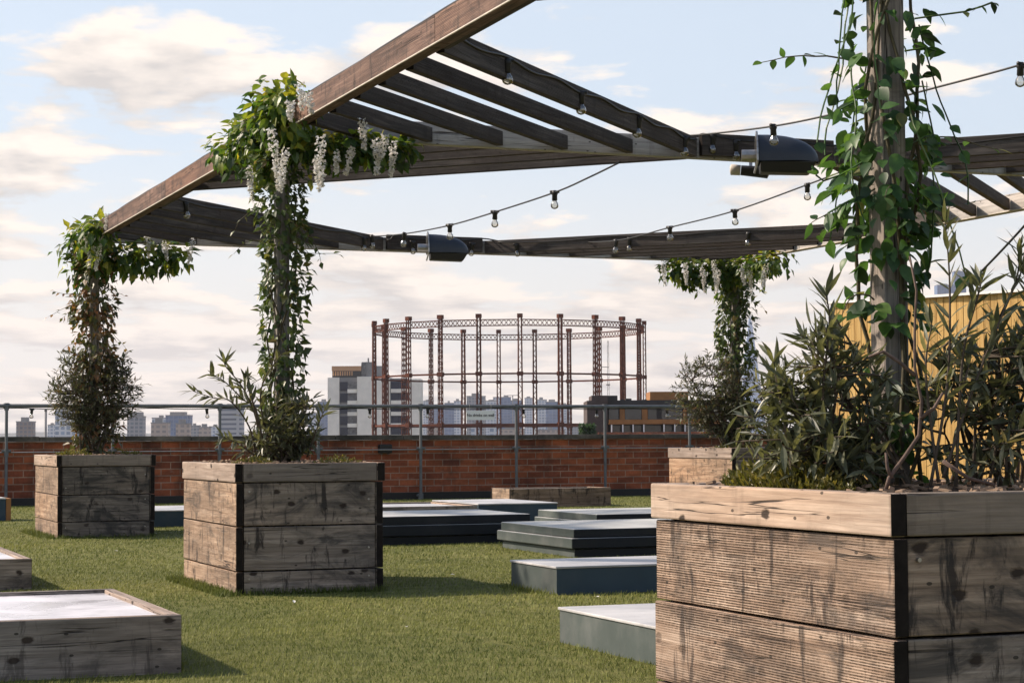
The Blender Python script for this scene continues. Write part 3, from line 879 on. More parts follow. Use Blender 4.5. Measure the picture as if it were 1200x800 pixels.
# blue crate with orange end at the left edge
o = (1.9, 19.6, 0)
root = thing('blue_bench', 'dark blue bench box with an orange timber end at the left edge by the wall', 'roof box', W(*o))
mb = MB(o); mb.box(.9, 2.40, 19.38, 19.8, -.004, .205); mb.build('casing', M['teal'], root, bevel=.004)
mb = MB(o); mb.box(2.402, 2.448, 19.375, 19.8, -.004, .213, grain=2); mb.build('end_board', M['orange'], root, bevel=.003)
mb = MB(o); mb.box(.9, 2.40, 19.37, 19.8, .207, .219); mb.build('lid', M['top_grey'], root)

# ------------------------------------------------------------------ yellow clad hut on the right
p0 = at(975, 500, 20.0); hutz = at(975, 356.5, 20).z
root = thing('yellow_hut', 'hut with sunlit yellow vertical board cladding and white roof trim behind the near planter', 'hut', (p0.x, p0.y, 0), 0)
d = Vector((1, -1, 0)).normalized(); nrm = Vector((-1, -1, 0)).normalized(); L = 6.0; dep = 3.0
rr = random.Random(3)
o3 = (p0.x, p0.y, 0); P = Vector((p0.x, p0.y, 0))
mb = MB(o3); s = 0
while s < L:
    w = .074
    mb.frame_box(P + d * (s + w / 2) + nrm * (rr.uniform(-.001, .003) - .01) + Vector((0, 0, hutz / 2)), (0, 0, 1), d, nrm, hutz, w - .006, .02, 0, 0)
    s += w
mb.build('cladding', M['shed'], root)
mb = MB(o3)
c = P + d * (L / 2) - nrm * (dep / 2 + .03) + Vector((0, 0, hutz / 2 - .02))
mb.frame_box(c, d, nrm, (0, 0, 1), L - .01, dep, hutz - .06); mb.build('wall', M['dclad'], root)
mb = MB(o3); mb.frame_box(P + d * (L / 2) - nrm * (dep / 2) + Vector((0, 0, hutz + .014)), d, nrm, (0, 0, 1), L + .04, dep + .08, .024); mb.build('roof', M['white'], root)

# ------------------------------------------------------------------ plants
def rvec():
    while 1:
        v = Vector((uni(-1, 1), uni(-1, 1), uni(-1, 1)))
        if .05 < v.length < 1: return v.normalized()

def post_vine(u, v, z0, z1, label, mat, nleaf, lsize, rad, hi=False, gaps=.0, ns=5, tendrils=6, profile=None, group='vines climbing the pergola posts'):
    root = thing('climbing_vine', label, 'vine', W(u, v, z0), group=group)
    O_ = (u, v, z0)
    st = MB(O_); lf = MB(O_)
    H = z1 - z0
    paths = []
    for k in range(ns):
        ph = uni(0, 2 * pi); tw = uni(.4, 1.5) * random.choice((-1, 1)); pts = []
        n = 26
        for i in range(n + 1):
            f = i / n
            r = .055 + .02 * sin(f * 11 + k) + uni(0, .012)
            a = ph + tw * f * 2 * pi
            pts.append(Vector((u + r * cos(a), v + r * sin(a), z0 + H * f)))
        st.tube(pts, [(.0045 * (1 - .5 * i / n) + .0015) for i in range(n + 1)], 5); paths.append(pts)
    c = 0
    while c < nleaf:
        f = rnd()
        g = mnoise.noise(Vector((u * 3.1, v * 1.7, f * H * 4.2)))
        den = (.62 + g * .9) if profile is None else profile(f) * (.7 + g * .7)
        if rnd() > den: continue
        a = uni(0, 2 * pi)
        ga = mnoise.noise(Vector((cos(a) * 1.2 + u, sin(a) * 1.2 + v, f * H * 2.3)))
        rmax = rad * (1 + .7 * ga) * (1 if profile is None else .55 + .6 * profile(f))
        r = .042 + (rmax - .03) * sqrt(rnd())
        out = Vector((cos(a), sin(a), 0))
        p = Vector((u, v, z0 + H * f)) + out * r
        d = (out * uni(.2, .9) + Vector((0, 0, uni(-1.0, .25))) + rvec() * .5)
        nm = (out * .6 + Vector((0, 0, .7)) + rvec() * .5)
        L_ = lsize * uni(.6, 1.25)
        lf.leaf(p, d, nm, L_, L_ * uni(.26, .36), min(1, max(0, random.gauss(.42, .26))), hi=hi, droop=uni(.05, .35))
        c += 1
    for k in range(tendrils):
        f = uni(.1, .98); a = uni(0, 2 * pi); out = Vector((cos(a), sin(a), 0))
        p = Vector((u, v, z0 + H * f)) + out * .06; pts = [p]; dd = out + Vector((0, 0, uni(-.3, .7)))
        for i in range(9):
            dd = (dd + rvec() * .28 + Vector((0, 0, -.13))).normalized(); pts.append(pts[-1] + dd * uni(.022, .045) * (lsize / .06))
        st.tube(pts, [.0028 * (1 - .07 * i) for i in range(10)], 4)
        for i in range(2, 10):
            if rnd() < .75:
                d = (pts[i] - pts[i - 1]) + rvec() * .05
                lf.leaf(pts[i], d, Vector((0, 0, 1)) + rvec() * .5, lsize * uni(.5, .95), lsize * uni(.14, .28), min(1, max(0, random.gauss(.5, .3))), hi=hi)
    st.build('stem', M['stem_green'], root, smooth=True)
    lf.build('foliage', mat, root, smooth=(hi == 2))
    return root, O_

def garland(root, O_, lines, nleaf, lsize, mat, rad=.11, strands=10, hi=False, flowers=(), flip=None):
    """extra leaves round beam segments; lines: list of (p, q, weight) grid points"""
    lf = MB(O_); st = lf
    wts = [w for (_, _, w) in lines]
    for _ in range(nleaf):
        p, q, w = random.choices(lines, wts)[0]
        f = rnd(); c = Vector(p).lerp(Vector(q), f)
        g = mnoise.noise(c * 4.0)
        r = rad * (1 + g * .8) * sqrt(rnd())
        o = rvec(); o.z = o.z * .9 - .12
        pos = c + o * r
        d = o + Vector((0, 0, -.5)) + rvec() * .6
        top = max(0, o.z) * .5  # upper leaves turn yellower: sunlight on the tops put into the leaf colour
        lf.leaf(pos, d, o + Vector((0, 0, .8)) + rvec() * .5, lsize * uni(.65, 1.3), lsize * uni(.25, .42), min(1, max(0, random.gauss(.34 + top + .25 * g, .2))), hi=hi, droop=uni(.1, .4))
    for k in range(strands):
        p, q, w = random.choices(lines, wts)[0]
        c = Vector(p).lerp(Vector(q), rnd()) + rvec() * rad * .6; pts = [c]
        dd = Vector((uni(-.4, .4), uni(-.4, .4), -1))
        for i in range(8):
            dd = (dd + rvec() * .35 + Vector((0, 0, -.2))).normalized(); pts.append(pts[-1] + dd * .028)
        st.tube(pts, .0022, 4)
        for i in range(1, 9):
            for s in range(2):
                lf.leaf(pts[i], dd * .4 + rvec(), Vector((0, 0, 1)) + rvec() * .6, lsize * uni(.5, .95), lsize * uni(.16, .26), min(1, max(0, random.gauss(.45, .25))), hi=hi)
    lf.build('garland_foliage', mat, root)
    for (p, L_, wd) in flowers:
        fb = MB(O_)
        n = int(40 + L_ * 480)
        p = Vector(p)
        sway = Vector((uni(-.12, .12), uni(-.12, .12), 0))
        for _ in range(n):
            f = rnd() ** .85
            r = wd * (1 - .85 * f) * (.55 + .45 * min(1, f * 6)) * sqrt(rnd())
            a = uni(0, 2 * pi)
            c = p + Vector((cos(a) * r, sin(a) * r, -L_ * f)) + sway * f * L_ * 2
            fb.leaf(c, rvec() + Vector((cos(a), sin(a), -.3)) * .6, rvec(), uni(.012, .021), uni(.006, .0095), rnd(), fold=.4)
        fb.build('flower_cluster', M['petal'], root)

def shrub(u, v, z, label, cat, mat, ell, nstem, ntwig, leaves, L_, asp, stem_mat, hi=False, shell=.55, droop=.1, group=None, name='potted_shrub', base_r=.1, up=.35, r0=.010):
    """ell: list of (centre, radii) lobes in grid coordinates; twigs end in the lobes and carry the leaves"""
    root = thing(name, label, cat, W(u, v, z), group=group)
    O_ = (u, v, z)
    st = MB(O_); lf = MB(O_)
    vol = [a[1][0] * a[1][1] * a[1][2] for a in ell]
    stems = []
    for k in range(nstem):
        c, r = random.choices(ell, vol)[0]
        tip = Vector(c) + Vector((uni(-.5, .5) * r[0], uni(-.5, .5) * r[1], uni(.0, .75) * r[2]))
        a = uni(0, 2 * pi)
        b = Vector((u + cos(a) * base_r * rnd(), v + sin(a) * base_r * rnd(), z - .02))
        mid = b.lerp(tip, .5) + rvec() * .05 + Vector((0, 0, .05))
        pts = []
        for i in range(9):
            t = i / 8
            pts.append((b * (1 - t) ** 2 + mid * 2 * t * (1 - t) + tip * t * t) + rvec() * .006)
        st.tube(pts, [r0 * (1 - .75 * i / 8) for i in range(9)], 5); stems.append(pts)
    for k in range(ntwig):
        c, r = random.choices(ell, vol)[0]
        o = rvec(); rad = (rnd() ** (1 / 3)) * (1 - shell) + shell * (1 - .25 * rnd())
        lump = 1 + .28 * mnoise.noise(Vector((o.x * 2.2 + c[0], o.y * 2.2 + c[1], o.z * 2.2 + c[2])))
        tip = Vector(c) + Vector((o.x * r[0], o.y * r[1], o.z * r[2])) * rad * lump
        # nearest stem point below
        best = None
        for pts in random.sample(stems, min(4, len(stems))):
            for q in pts[2:]:
                dl = (q - tip).length + max(0, q.z - tip.z) * 2
                if best is None or dl < best[0]: best = (dl, q)
        b = best[1]
        mid = b.lerp(tip, .55) + rvec() * .03 - Vector((0, 0, droop * .4 * (tip - b).length))
        pts = []
        for i in range(6):
            t = i / 5
            pts.append(b * (1 - t) ** 2 + mid * 2 * t * (1 - t) + tip * t * t)
        st.tube(pts, [.0035, .003, .0026, .0022, .0018, .0012], 4)
        ax = (pts[-1] - pts[-2]).normalized()
        nl = leaves
        tone = random.gauss(.42, .2)
        for i in range(nl):
            t = .35 + .65 * (i + rnd()) / nl
            j = min(4, int(t * 5)); p = pts[j].lerp(pts[j + 1], t * 5 - j)
            side = ax.cross(rvec()); side.normalize()
            d = ax * uni(.25, .9) + side * uni(.5, 1.0) + Vector((0, 0, up * uni(-.3, 1)))
            l_ = L_ * uni(.55, 1.2)
            lf.leaf(p, d, Vector((0, 0, 1)) + rvec() * .7, l_, l_ * asp * uni(.8, 1.25), min(1, max(0, tone + random.gauss(0, .14))), hi=hi, droop=uni(-.05, .3))
    st.build('stem', stem_mat, root, smooth=True)
    lf.build('foliage', mat, root)
    return root

def tuft(u, v, z, ru, rv, n, h, label):
    root = thing('sedum_tuft', label, 'plant', W(u, v, z), group='yellow green tufts in the planters')
    mb = MB((u, v, z))
    for _ in range(n):
        a = uni(0, 2 * pi); r = sqrt(rnd())
        p = Vector((u + cos(a) * r * ru, v + sin(a) * r * rv, z))
        hh = h * uni(.45, 1.1) * (1 - .5 * r * r)
        d = Vector((cos(a) * .5 * r + uni(-.4, .4), sin(a) * .5 * r + uni(-.4, .4), 1))
        mb.leaf(p, d, rvec(), hh, uni(.0035, .006), min(1, max(0, random.gauss(.5, .25))), droop=uni(0, .3))
        for k in range(3):
            q = p + d.normalized() * hh * uni(.4, .9)
            mb.leaf(q, d + rvec() * .9, rvec(), hh * .28, .004, min(1, max(0, random.gauss(.62, .25))))
    mb.build('foliage', M['sedum'], root)

# vines: middle post
random.seed(21)
HT = HB + .02
rootm, Om = post_vine(2.70, 10.24, .62, HT, 'leafy vine with white wisteria round the post in the blackened planter, second from left', M['vine_m'], 1500, .053, .118, tendrils=9, profile=lambda f: .26 + .75 * f + .35 * math.exp(-(f / .12) ** 2))
fl = []
def fp(x, y, Z): return G(at(x, y, Z))
for (x, y, Z, L_, w) in ((318, 150, 10.3, .30, .045), (334, 172, 10.2, .22, .042), (292, 195, 10.9, .19, .032), (376, 158, 10.1, .26, .045), (370, 185, 10.3, .16, .03), (424, 138, 10.4, .17, .04),
                     (440, 162, 10.6, .19, .04), (462, 165, 10.7, .19, .036), (452, 158, 10.6, .20, .04), (413, 172, 10.7, .15, .035), (396, 175, 10.5, .12, .03), (352, 98, 9.9, .12, .05), (360, 108, 9.8, .1, .045), (340, 118, 10.1, .1, .04), (288, 140, 11.0, .08, .035)):
    fl.append((fp(x, y, Z - .42), L_ * 1.0, w * .60))
zb = HB + .06
garland(rootm, Om, [((2.63, 11.2, zb - .02), (2.63, 10.6, zb), .8), ((2.62, 10.65, zb), (2.62, 9.80, zb + .03), 2.0), ((2.72, 10.10, zb - .12), (3.38, 10.12, zb - .10), 1.5), ((2.68, 10.35, zb - .25), (2.68, 10.3, zb - .05), .8), ((2.61, 10.3, zb + .08), (2.61, 9.85, zb + .11), .6)],
        2500, .058, M['garland'], rad=.14, strands=18, hi=2, flowers=fl)
# left post
rootl, Ol = post_vine(2.70, 16.20, .60, HT, 'russet tinged vine with white wisteria on the far left post', M['vine_l'], 1550, .066, .155, tendrils=12)
fl = [(fp(x, y, Z - .38), L_ * 1.0, w * .62) for (x, y, Z, L_, w) in ((107, 288, 15.9, .17, .05), (116, 288, 15.9, .19, .05), (127, 250, 15.6, .12, .05), (172, 270, 16.3, .22, .05), (192, 282, 16.4, .16, .04), (226, 280, 16.5, .2, .05), (120, 268, 15.9, .14, .045), (101, 272, 15.9, .12, .04))]
garland(rootl, Ol, [((2.62, 16.5, zb - .05), (2.62, 15.5, zb), 1.5), ((2.7, 16.1, zb - .16), (3.42, 16.15, zb - .13), 1.5), ((2.62, 16.3, zb - .3), (2.68, 16.25, zb - .05), 1.0)],
        1150, .085, M['garland'], rad=.16, strands=16, flowers=fl)
# rear right post
rootr, Or = post_vine(8.58, 16.20, .62, HT, 'dark green vine with pale wisteria on the rear right post beside the bush', M['vine_m'], 1700, .066, .15, tendrils=7)
fl = [(fp(x, y, Z - .38), L_ * 1.0, w * .62) for (x, y, Z, L_, w) in ((776, 306, 17.6, .22, .04), (803, 308, 17.7, .2, .04), (823, 312, 17.7, .24, .045), (836, 305, 17.8, .22, .045), (842, 315, 17.9, .22, .045), (868, 310, 17.9, .18, .045), (878, 315, 17.9, .22, .05), (898, 310, 17.6, .2, .045))]
garland(rootr, Or, [((7.9, 16.12, zb - .13), (8.58, 16.12, zb - .12), 2.0), ((8.52, 16.2, zb - .12), (8.52, 15.2, zb - .10), 1.6)], 1100, .075, M['garland'], rad=.15, strands=16, flowers=fl)
# near post: large leaves, two dense knots
def prof_n(f):
    z = .6 + f * 1.75
    g = .16 + .95 * math.exp(-((z - 1.40) / .16) ** 2) + .18 * math.exp(-((z - 1.1) / .09) ** 2) + .35 * math.exp(-((z - 1.72) / .13) ** 2) + .3 * math.exp(-((z - .75) / .12) ** 2)
    return g
rootn, On = post_vine(2.70, 4.27, .58, HT, 'broad leaved green vine twisting up the nearest post at right', M['vine_n'], 640, .051, .098, hi=2, ns=5, tendrils=12, profile=prof_n)
lf = MB(On); st = lf
# loose strands hanging beside the near post
for k in range(9):
    a = uni(0, 2 * pi); x0 = Vector((2.70 + .09 * cos(a), 4.27 + .09 * sin(a), uni(1.5, 2.1))); pts = [x0]; dd = Vector((cos(a) * .25, sin(a) * .25, -1))
    for i in range(14):
        dd = (dd + rvec() * .2 + Vector((0, 0, -.12))).normalized(); pts.append(pts[-1] + dd * .035)
    st.tube(pts, .0022, 4)
    for i in range(2, 15, 2):
        if rnd() < .6: lf.leaf(pts[i], rvec() + Vector((0, 0, -.4)), Vector((0, 0, 1)) + rvec(), uni(.03, .055), uni(.012, .02), min(1, max(0, random.gauss(.5, .25))), hi=True)
# the long tendril to the right near the top of the picture, and two side sprays
for (pp, sz) in (([(1072, 22), (1100, 18), (1130, 14), (1150, 8), (1163, 3)], .03), ([(1000, 120), (985, 128), (975, 140)], .045), ([(1010, 190), (985, 205), (965, 212), (956, 205)], .04), ([(1020, 225), (990, 238), (970, 250)], .05), ([(1060, 60), (1085, 56), (1097, 60)], .03)):
    q = [Vector(G(at(x, y, 4.85))) for x, y in pp]
    st.tube(q, .0024, 4)
    for p in q[1:]:
        for s in range(2): lf.leaf(p, rvec() + Vector((.3, 0, -.5)), Vector((0, 0, 1)) + rvec() * .6, sz * uni(.7, 1.4), sz * .3, min(1, max(0, random.gauss(.55, .25))), hi=True)
lf.build('spray_foliage', M['vine_n'], rootn)

# shrubs
random.seed(31)
shrub(2.66, 16.1, .64, 'dense small leaved bush with rusty tips in the far left planter', 'shrub', M['olive'],
      [((2.68, 16.15, 1.18), (.40, .40, .40)), ((2.50, 16.1, 1.1), (.26, .3, .25)), ((2.87, 16.15, 1.16), (.27, .3, .28)), ((2.70, 16.15, .85), (.24, .26, .22))], 18, 560, 9, .046, .15, M['stem'], shell=.5, group='bushes in the planters')
shrub(8.50, 16.15, .64, 'dense small leaved bush with dark green crown in the rear right planter', 'shrub', M['olive'],
      [((8.30, 16.1, 1.22), (.40, .40, .38)), ((8.05, 16.1, 1.05), (.25, .3, .22)), ((8.62, 16.1, 1.05), (.30, .3, .32)), ((8.40, 16.1, .95), (.34, .3, .25))], 16, 520, 9, .048, .15, M['stem'], shell=.5, group='bushes in the planters')
shrub(2.66, 10.05, .61, 'dark narrow leaved bush with sprawling left branches in the black fronted planter', 'shrub', M['oleander'],
      [((2.69, 10.1, .80), (.15, .25, .20)), ((2.58, 10.05, .74), (.17, .22, .13)), ((2.76, 10.05, .84), (.10, .18, .18))], 12, 190, 9, .066, .11, M['stem'], hi=True, shell=.45, up=.5, group='bushes in the planters')
def branch_set(root, O_, specs, mat, L_, asp, stem_mat, rad=.004, per=2, step=5):
    st = MB(O_); lf = MB(O_)
    for pts_px in specs:
        P = [Vector(G(at(*p))) for p in pts_px]; out = []
        Q = [P[0]] + P + [P[-1]]
        for i in range(1, len(Q) - 2):
            a, b, c, d = Q[i - 1], Q[i], Q[i + 1], Q[i + 2]
            for s in range(6):
                t = s / 6; out.append(.5 * ((2 * b) + (c - a) * t + (2 * a - 5 * b + 4 * c - d) * t * t + (3 * b - a - 3 * c + d) * t ** 3))
        out.append(P[-1]); n = len(out)
        st.tube(out, [rad * (1 - .7 * i / n) for i in range(n)], 5)
        for i in range(int(n * .3), n):
            ax = (out[i] - out[i - 1]).normalized()
            for s in range(per):
                side = ax.cross(rvec()).normalized()
                l_ = L_ * uni(.6, 1.15)
                lf.leaf(out[i], ax * uni(.5, 1) + side * uni(.4, .8), Vector((0, 0, 1)) + rvec() * .7, l_, l_ * asp, min(1, max(0, random.gauss(.42, .2))), hi=True, droop=uni(-.1, .3))
    st.build('branch', stem_mat, root, smooth=True); lf.build('branch_foliage', mat, root)
rt = thing('sprawling_oleander', 'sparse arching branches with narrow leaves leaning left out of the black fronted planter', 'shrub', W(2.55, 9.95, .61))
random.seed(8)
branch_set(rt, (2.55, 9.95, .61), [[(300, 535, 10.3), (292, 500, 10.2), (270, 470, 10.1), (250, 466, 10.1), (226, 458, 10)], [(305, 530, 10.3), (300, 490, 10.2), (285, 455, 10.1), (265, 430, 10.0), (264, 424, 10)],
     [(310, 530, 10.3), (300, 480, 10.2), (285, 468, 10.2), (262, 446, 10.1), (246, 438, 10)], [(315, 520, 10.3), (305, 470, 10.2), (312, 440, 10.1), (330, 415, 10)], [(300, 535, 10.2), (280, 520, 10), (262, 512, 9.9)],
     [(312, 530, 10.2), (296, 470, 10), (288, 448, 10), (290, 440, 9.9)], [(360, 535, 10.3), (372, 500, 10.2), (380, 480, 10.2)]], M['oleander'], .085, .1, M['stem'], rad=.0055)
random.seed(41)
# near planter oleanders
def gpx(x, y, Z): return G(at(x, y, Z))
shrub(2.62, 4.25, .615, 'tall narrow leaved oleander filling the left side of the largest planter', 'shrub', M['oleander'],
      [(gpx(935, 500, 4.75), (.16, .2, .13)), (gpx(985, 485, 4.8), (.15, .2, .16)), (gpx(905, 500, 4.75), (.10, .15, .10)), (gpx(958, 418, 4.75), (.07, .1, .11)), (gpx(970, 385, 4.75), (.04, .06, .08)), (gpx(925, 452, 4.75), (.1, .12, .1)), (gpx(1005, 515, 4.6), (.1, .15, .1))],
      15, 140, 10, .066, .10, M['stem'], hi=True, shell=.4, up=.55, group='oleanders in the largest planter', base_r=.16, r0=.007)
shrub(2.98, 4.25, .615, 'tall narrow leaved oleander with long stems at the right edge in the largest planter', 'shrub', M['oleander'],
      [(gpx(1120, 500, 4.8), (.15, .2, .16)), (gpx(1185, 470, 4.8), (.14, .2, .17)), (gpx(1155, 430, 4.8), (.12, .16, .11)), (gpx(1105, 440, 4.8), (.07, .15, .10)), (gpx(1230, 440, 4.8), (.16, .2, .2)), (gpx(1195, 525, 4.7), (.12, .15, .09))],
      15, 118, 10, .066, .10, M['stem'], hi=True, shell=.4, up=.55, group='oleanders in the largest planter', base_r=.2, r0=.007)
rt = thing('oleander_stems', 'tall thin stems and pale twisted branches rising beside the nearest post', 'shrub', W(2.72, 4.15, .615))
branch_set(rt, (2.72, 4.15, .615), [[(1090, 570, 4.7), (1110, 450, 4.7), (1113, 340, 4.7), (1108, 262, 4.7)], [(1140, 570, 4.8), (1150, 430, 4.8), (1190, 330, 4.8), (1194, 290, 4.8)], [(1120, 570, 4.7), (1128, 420, 4.7), (1145, 350, 4.7), (1150, 330, 4.7)],
     [(1160, 560, 4.8), (1185, 440, 4.8), (1205, 360, 4.8), (1200, 320, 4.8)], [(1180, 560, 4.8), (1172, 440, 4.8), (1165, 370, 4.8)], [(960, 560, 4.7), (965, 450, 4.7), (972, 380, 4.7), (968, 345, 4.7)], [(930, 560, 4.7), (915, 470, 4.7), (905, 420, 4.7)], [(1100, 565, 4.7), (1085, 440, 4.7), (1092, 380, 4.7)],
     [(1105, 560, 4.7), (1135, 470, 4.7), (1170, 380, 4.75), (1205, 300, 4.8)]], M['oleander'], .075, .09, M['stem'], rad=.0045, per=2)
mb = MB((2.72, 4.15, .615))
for pp in ([(1038, 575), (1042, 560), (1060, 535), (1077, 510), (1080, 470), (1072, 430), (1072, 390), (1074, 340), (1066, 300)], [(1072, 440), (1055, 425), (1035, 412), (1018, 418)], [(1078, 490), (1095, 478), (1105, 460)], [(1045, 560), (1040, 548), (1038, 530)], [(1105, 540), (1135, 560), (1165, 568)]):
    mb.tube([Vector(G(at(x, y, 4.42))) for x, y in pp], [.0052 * (1 - .6 * i / len(pp)) for i in range(len(pp))], 7)
mb.build('pale_branch', M['stem_pale'], rt, smooth=True)

random.seed(51)
tuft(2.42, 9.72, .605, .10, .12, 260, .075, 'yellow green tuft on the left edge of the black fronted planter')
tuft(2.85, 9.70, .605, .12, .10, 280, .075, 'yellow green tuft on the right side of the black fronted planter')
tuft(2.50, 15.95, .62, .13, .15, 260, .085, 'yellow green tuft on the left of the far left planter')
tuft(2.95, 15.95, .62, .08, .12, 160, .075, 'small yellow green tuft on the right of the far left planter')
tuft(8.42, 16.0, .635, .14, .18, 220, .085, 'yellow green tuft under the bush in the rear right planter')
p = gpx(955, 570, 4.5)
tuft(2.375, 4.24, .605, .055, .28, 620, .105, 'heathery yellow green tuft on the lit left edge of the largest planter')
p = gpx(990, 570, 4.75)
tuft(max(p[0], 2.5), p[1], .60, .08, .10, 260, .065, 'smaller green tuft at the foot of the nearest post in the largest planter')

random.seed(77)
for i, (x, y) in enumerate(((135, 645), (345, 706), (477, 734), (528, 673), (702, 699))):
    d_ = _F + _R * ((x - 600) / FPX) - _U * ((y - 400) / FPX)
    p = CAM + d_ * ((.014 - EYE) / d_.z)
    mb = MB(p); mb.leaf(p, Vector((uni(-1, 1), uni(-1, 1), .1)), Vector((uni(-.3, .3), uni(-.3, .3), 1)), .022, .008, rnd(), fold=.5, hi=True)
    tag(mb.build('fallen_petal', M['petal'], None, loc=p), 'tiny white petal fallen on the artificial grass', 'petal', 'petals fallen on the turf')

# ------------------------------------------------------------------ the gas holder
GD, GR = 436.0, 30.0
gc = Vector((at(596.5, 500, GD).x, GD, 0)); GZ = -18.5
gh = thing('gas_holder', 'round rust red iron gas holder frame of lattice columns beyond the wall', 'gas holder', (gc.x, gc.y, GZ), 0)
ztop = at(610, 371.5, GD - GR).z
NC = 22
def lattice_column():
    mb = MB(); H = ztop - GZ
    for sx in (-1, 1):
        for sy in (-1, 1):
            mb.beam((sx * .50, sy * .36, 0), (sx * .34, sy * .26, H), .19, .19)
    n = 36
    for i in range(n):
        z0, z1 = H * i / n, H * (i + 1) / n
        wx0, wx1 = .50 - .16 * i / n, .50 - .16 * (i + 1) / n
        wy0, wy1 = .36 - .10 * i / n, .36 - .10 * (i + 1) / n
        s = 1 if i % 2 else -1
        for sy in (-1, 1): mb.beam((-s * wx0, sy * wy0, z0), (s * wx1, sy * wy1, z1), .12, .06)
        for sx in (-1, 1): mb.beam((sx * wx0, -s * wy0, z0), (sx * wx1, s * wy1, z1), .06, .12, up=(1, 0, 0))
    for z in (.755 + 3.1 - GZ, .75 + 13.6 - GZ): mb.box(-.62, .62, -.5, .5, z - .42, z + .42)
    mb.box(-.55, .55, -.5, .5, H - .1, H + .75)
    return mb.build('column', M['rust'], gh)
proto = lattice_column()
for k in range(NC):
    a = math.radians(4.6 + 360 / NC * k)
    o = proto if k == 0 else proto.copy()
    if k: COL.objects.link(o); o.parent = gh
    o.location = (GR * sin(a), -GR * cos(a), 0); o.rotation_euler = (0, 0, a)
span = 2 * GR * sin(pi / NC)
mb = MB(); gt = ztop - GZ - .45
for z in (gt, gt - 1.25): mb.beam((-span / 2 + .4, 0, z), (span / 2 - .4, 0, z), .3, .2)
n = 8
for i in range(n):
    x0 = -span / 2 + .4 + (span - .8) * i / n; x1 = x0 + (span - .8) / n
    mb.beam((x0, .05, gt), (x1, .05, gt - 1.25), .08, .13); mb.beam((x0, -.05, gt - 1.25), (x1, -.05, gt), .08, .13)
g0 = mb.build('lattice_girder', M['rust'], gh)
ties = []
for z, w in ((.75 + 13.6 - GZ, .36), (.75 + 3.1 - GZ, .42)):
    mb = MB(); mb.beam((-span / 2, 0, z), (span / 2, 0, z), .3, w); ties.append(mb.build('tie_rail', M['rust'], gh))
for k in range(NC):
    a = math.radians(4.6 + 360 / NC * (k + .5)); r = GR * cos(pi / NC)
    for pr in (g0, *ties):
        o = pr if k == 0 else pr.copy()
        if k: COL.objects.link(o); o.parent = gh
        o.location = (r * sin(a), -r * cos(a), 0); o.rotation_euler = (0, 0, a)

# ------------------------------------------------------------------ city buildings
GZc = -20
def tower(x0, x1, ytop, D, mat, label, depth=None, cat='building', name='city_building', extra=None, group='far city buildings', rz=0):
    a = at(x0, 500, D); b = at(x1, 500, D); zt = at((x0 + x1) / 2, ytop, D).z
    w = b.x - a.x; depth = depth or w * .8
    if rz: w = w / (abs(cos(rz)) + .8 * abs(sin(rz))); depth = w * .8
    c = Vector(((a.x + b.x) / 2, D + depth / 2, GZc))
    root = thing(name, label, cat, c, rz, group)
    mb = MB(); H = zt - GZc; x, y = w / 2, depth / 2
    P = [(-x, -y), (x, -y), (x, y), (-x, y)]; off = uni(0, 2)
    for i in range(4):
        p, q = P[i], P[(i + 1) % 4]; l = sqrt((p[0] - q[0]) ** 2 + (p[1] - q[1]) ** 2)
        mb.add([(*p, 0), (*q, 0), (*q, H), (*p, H)], [(0, 1, 2, 3)], [[(off, 0), (off + l, 0), (off + l, H), (off, H)]])
    mb.add([(*p, H) for p in P], [(0, 1, 2, 3)])
    mb.build('facade', mat, root)
    mb = MB()
    mb.box(-x - .3, x + .3, -y - .3, y + .3, H + .01, H + .8)
    if extra: mb.box(-x * extra[0], x * extra[1], -y * .6, y * .6, H + .82, H + .82 + extra[2])
    else:
        q = uni(.2, .7); mb.box(-x * q, x * uni(.1, .5), -y * .5, y * .5, H + .82, H + .82 + uni(1.2, 3.0))
    mb.build('roof', M['conc_grey'], root)
    return root
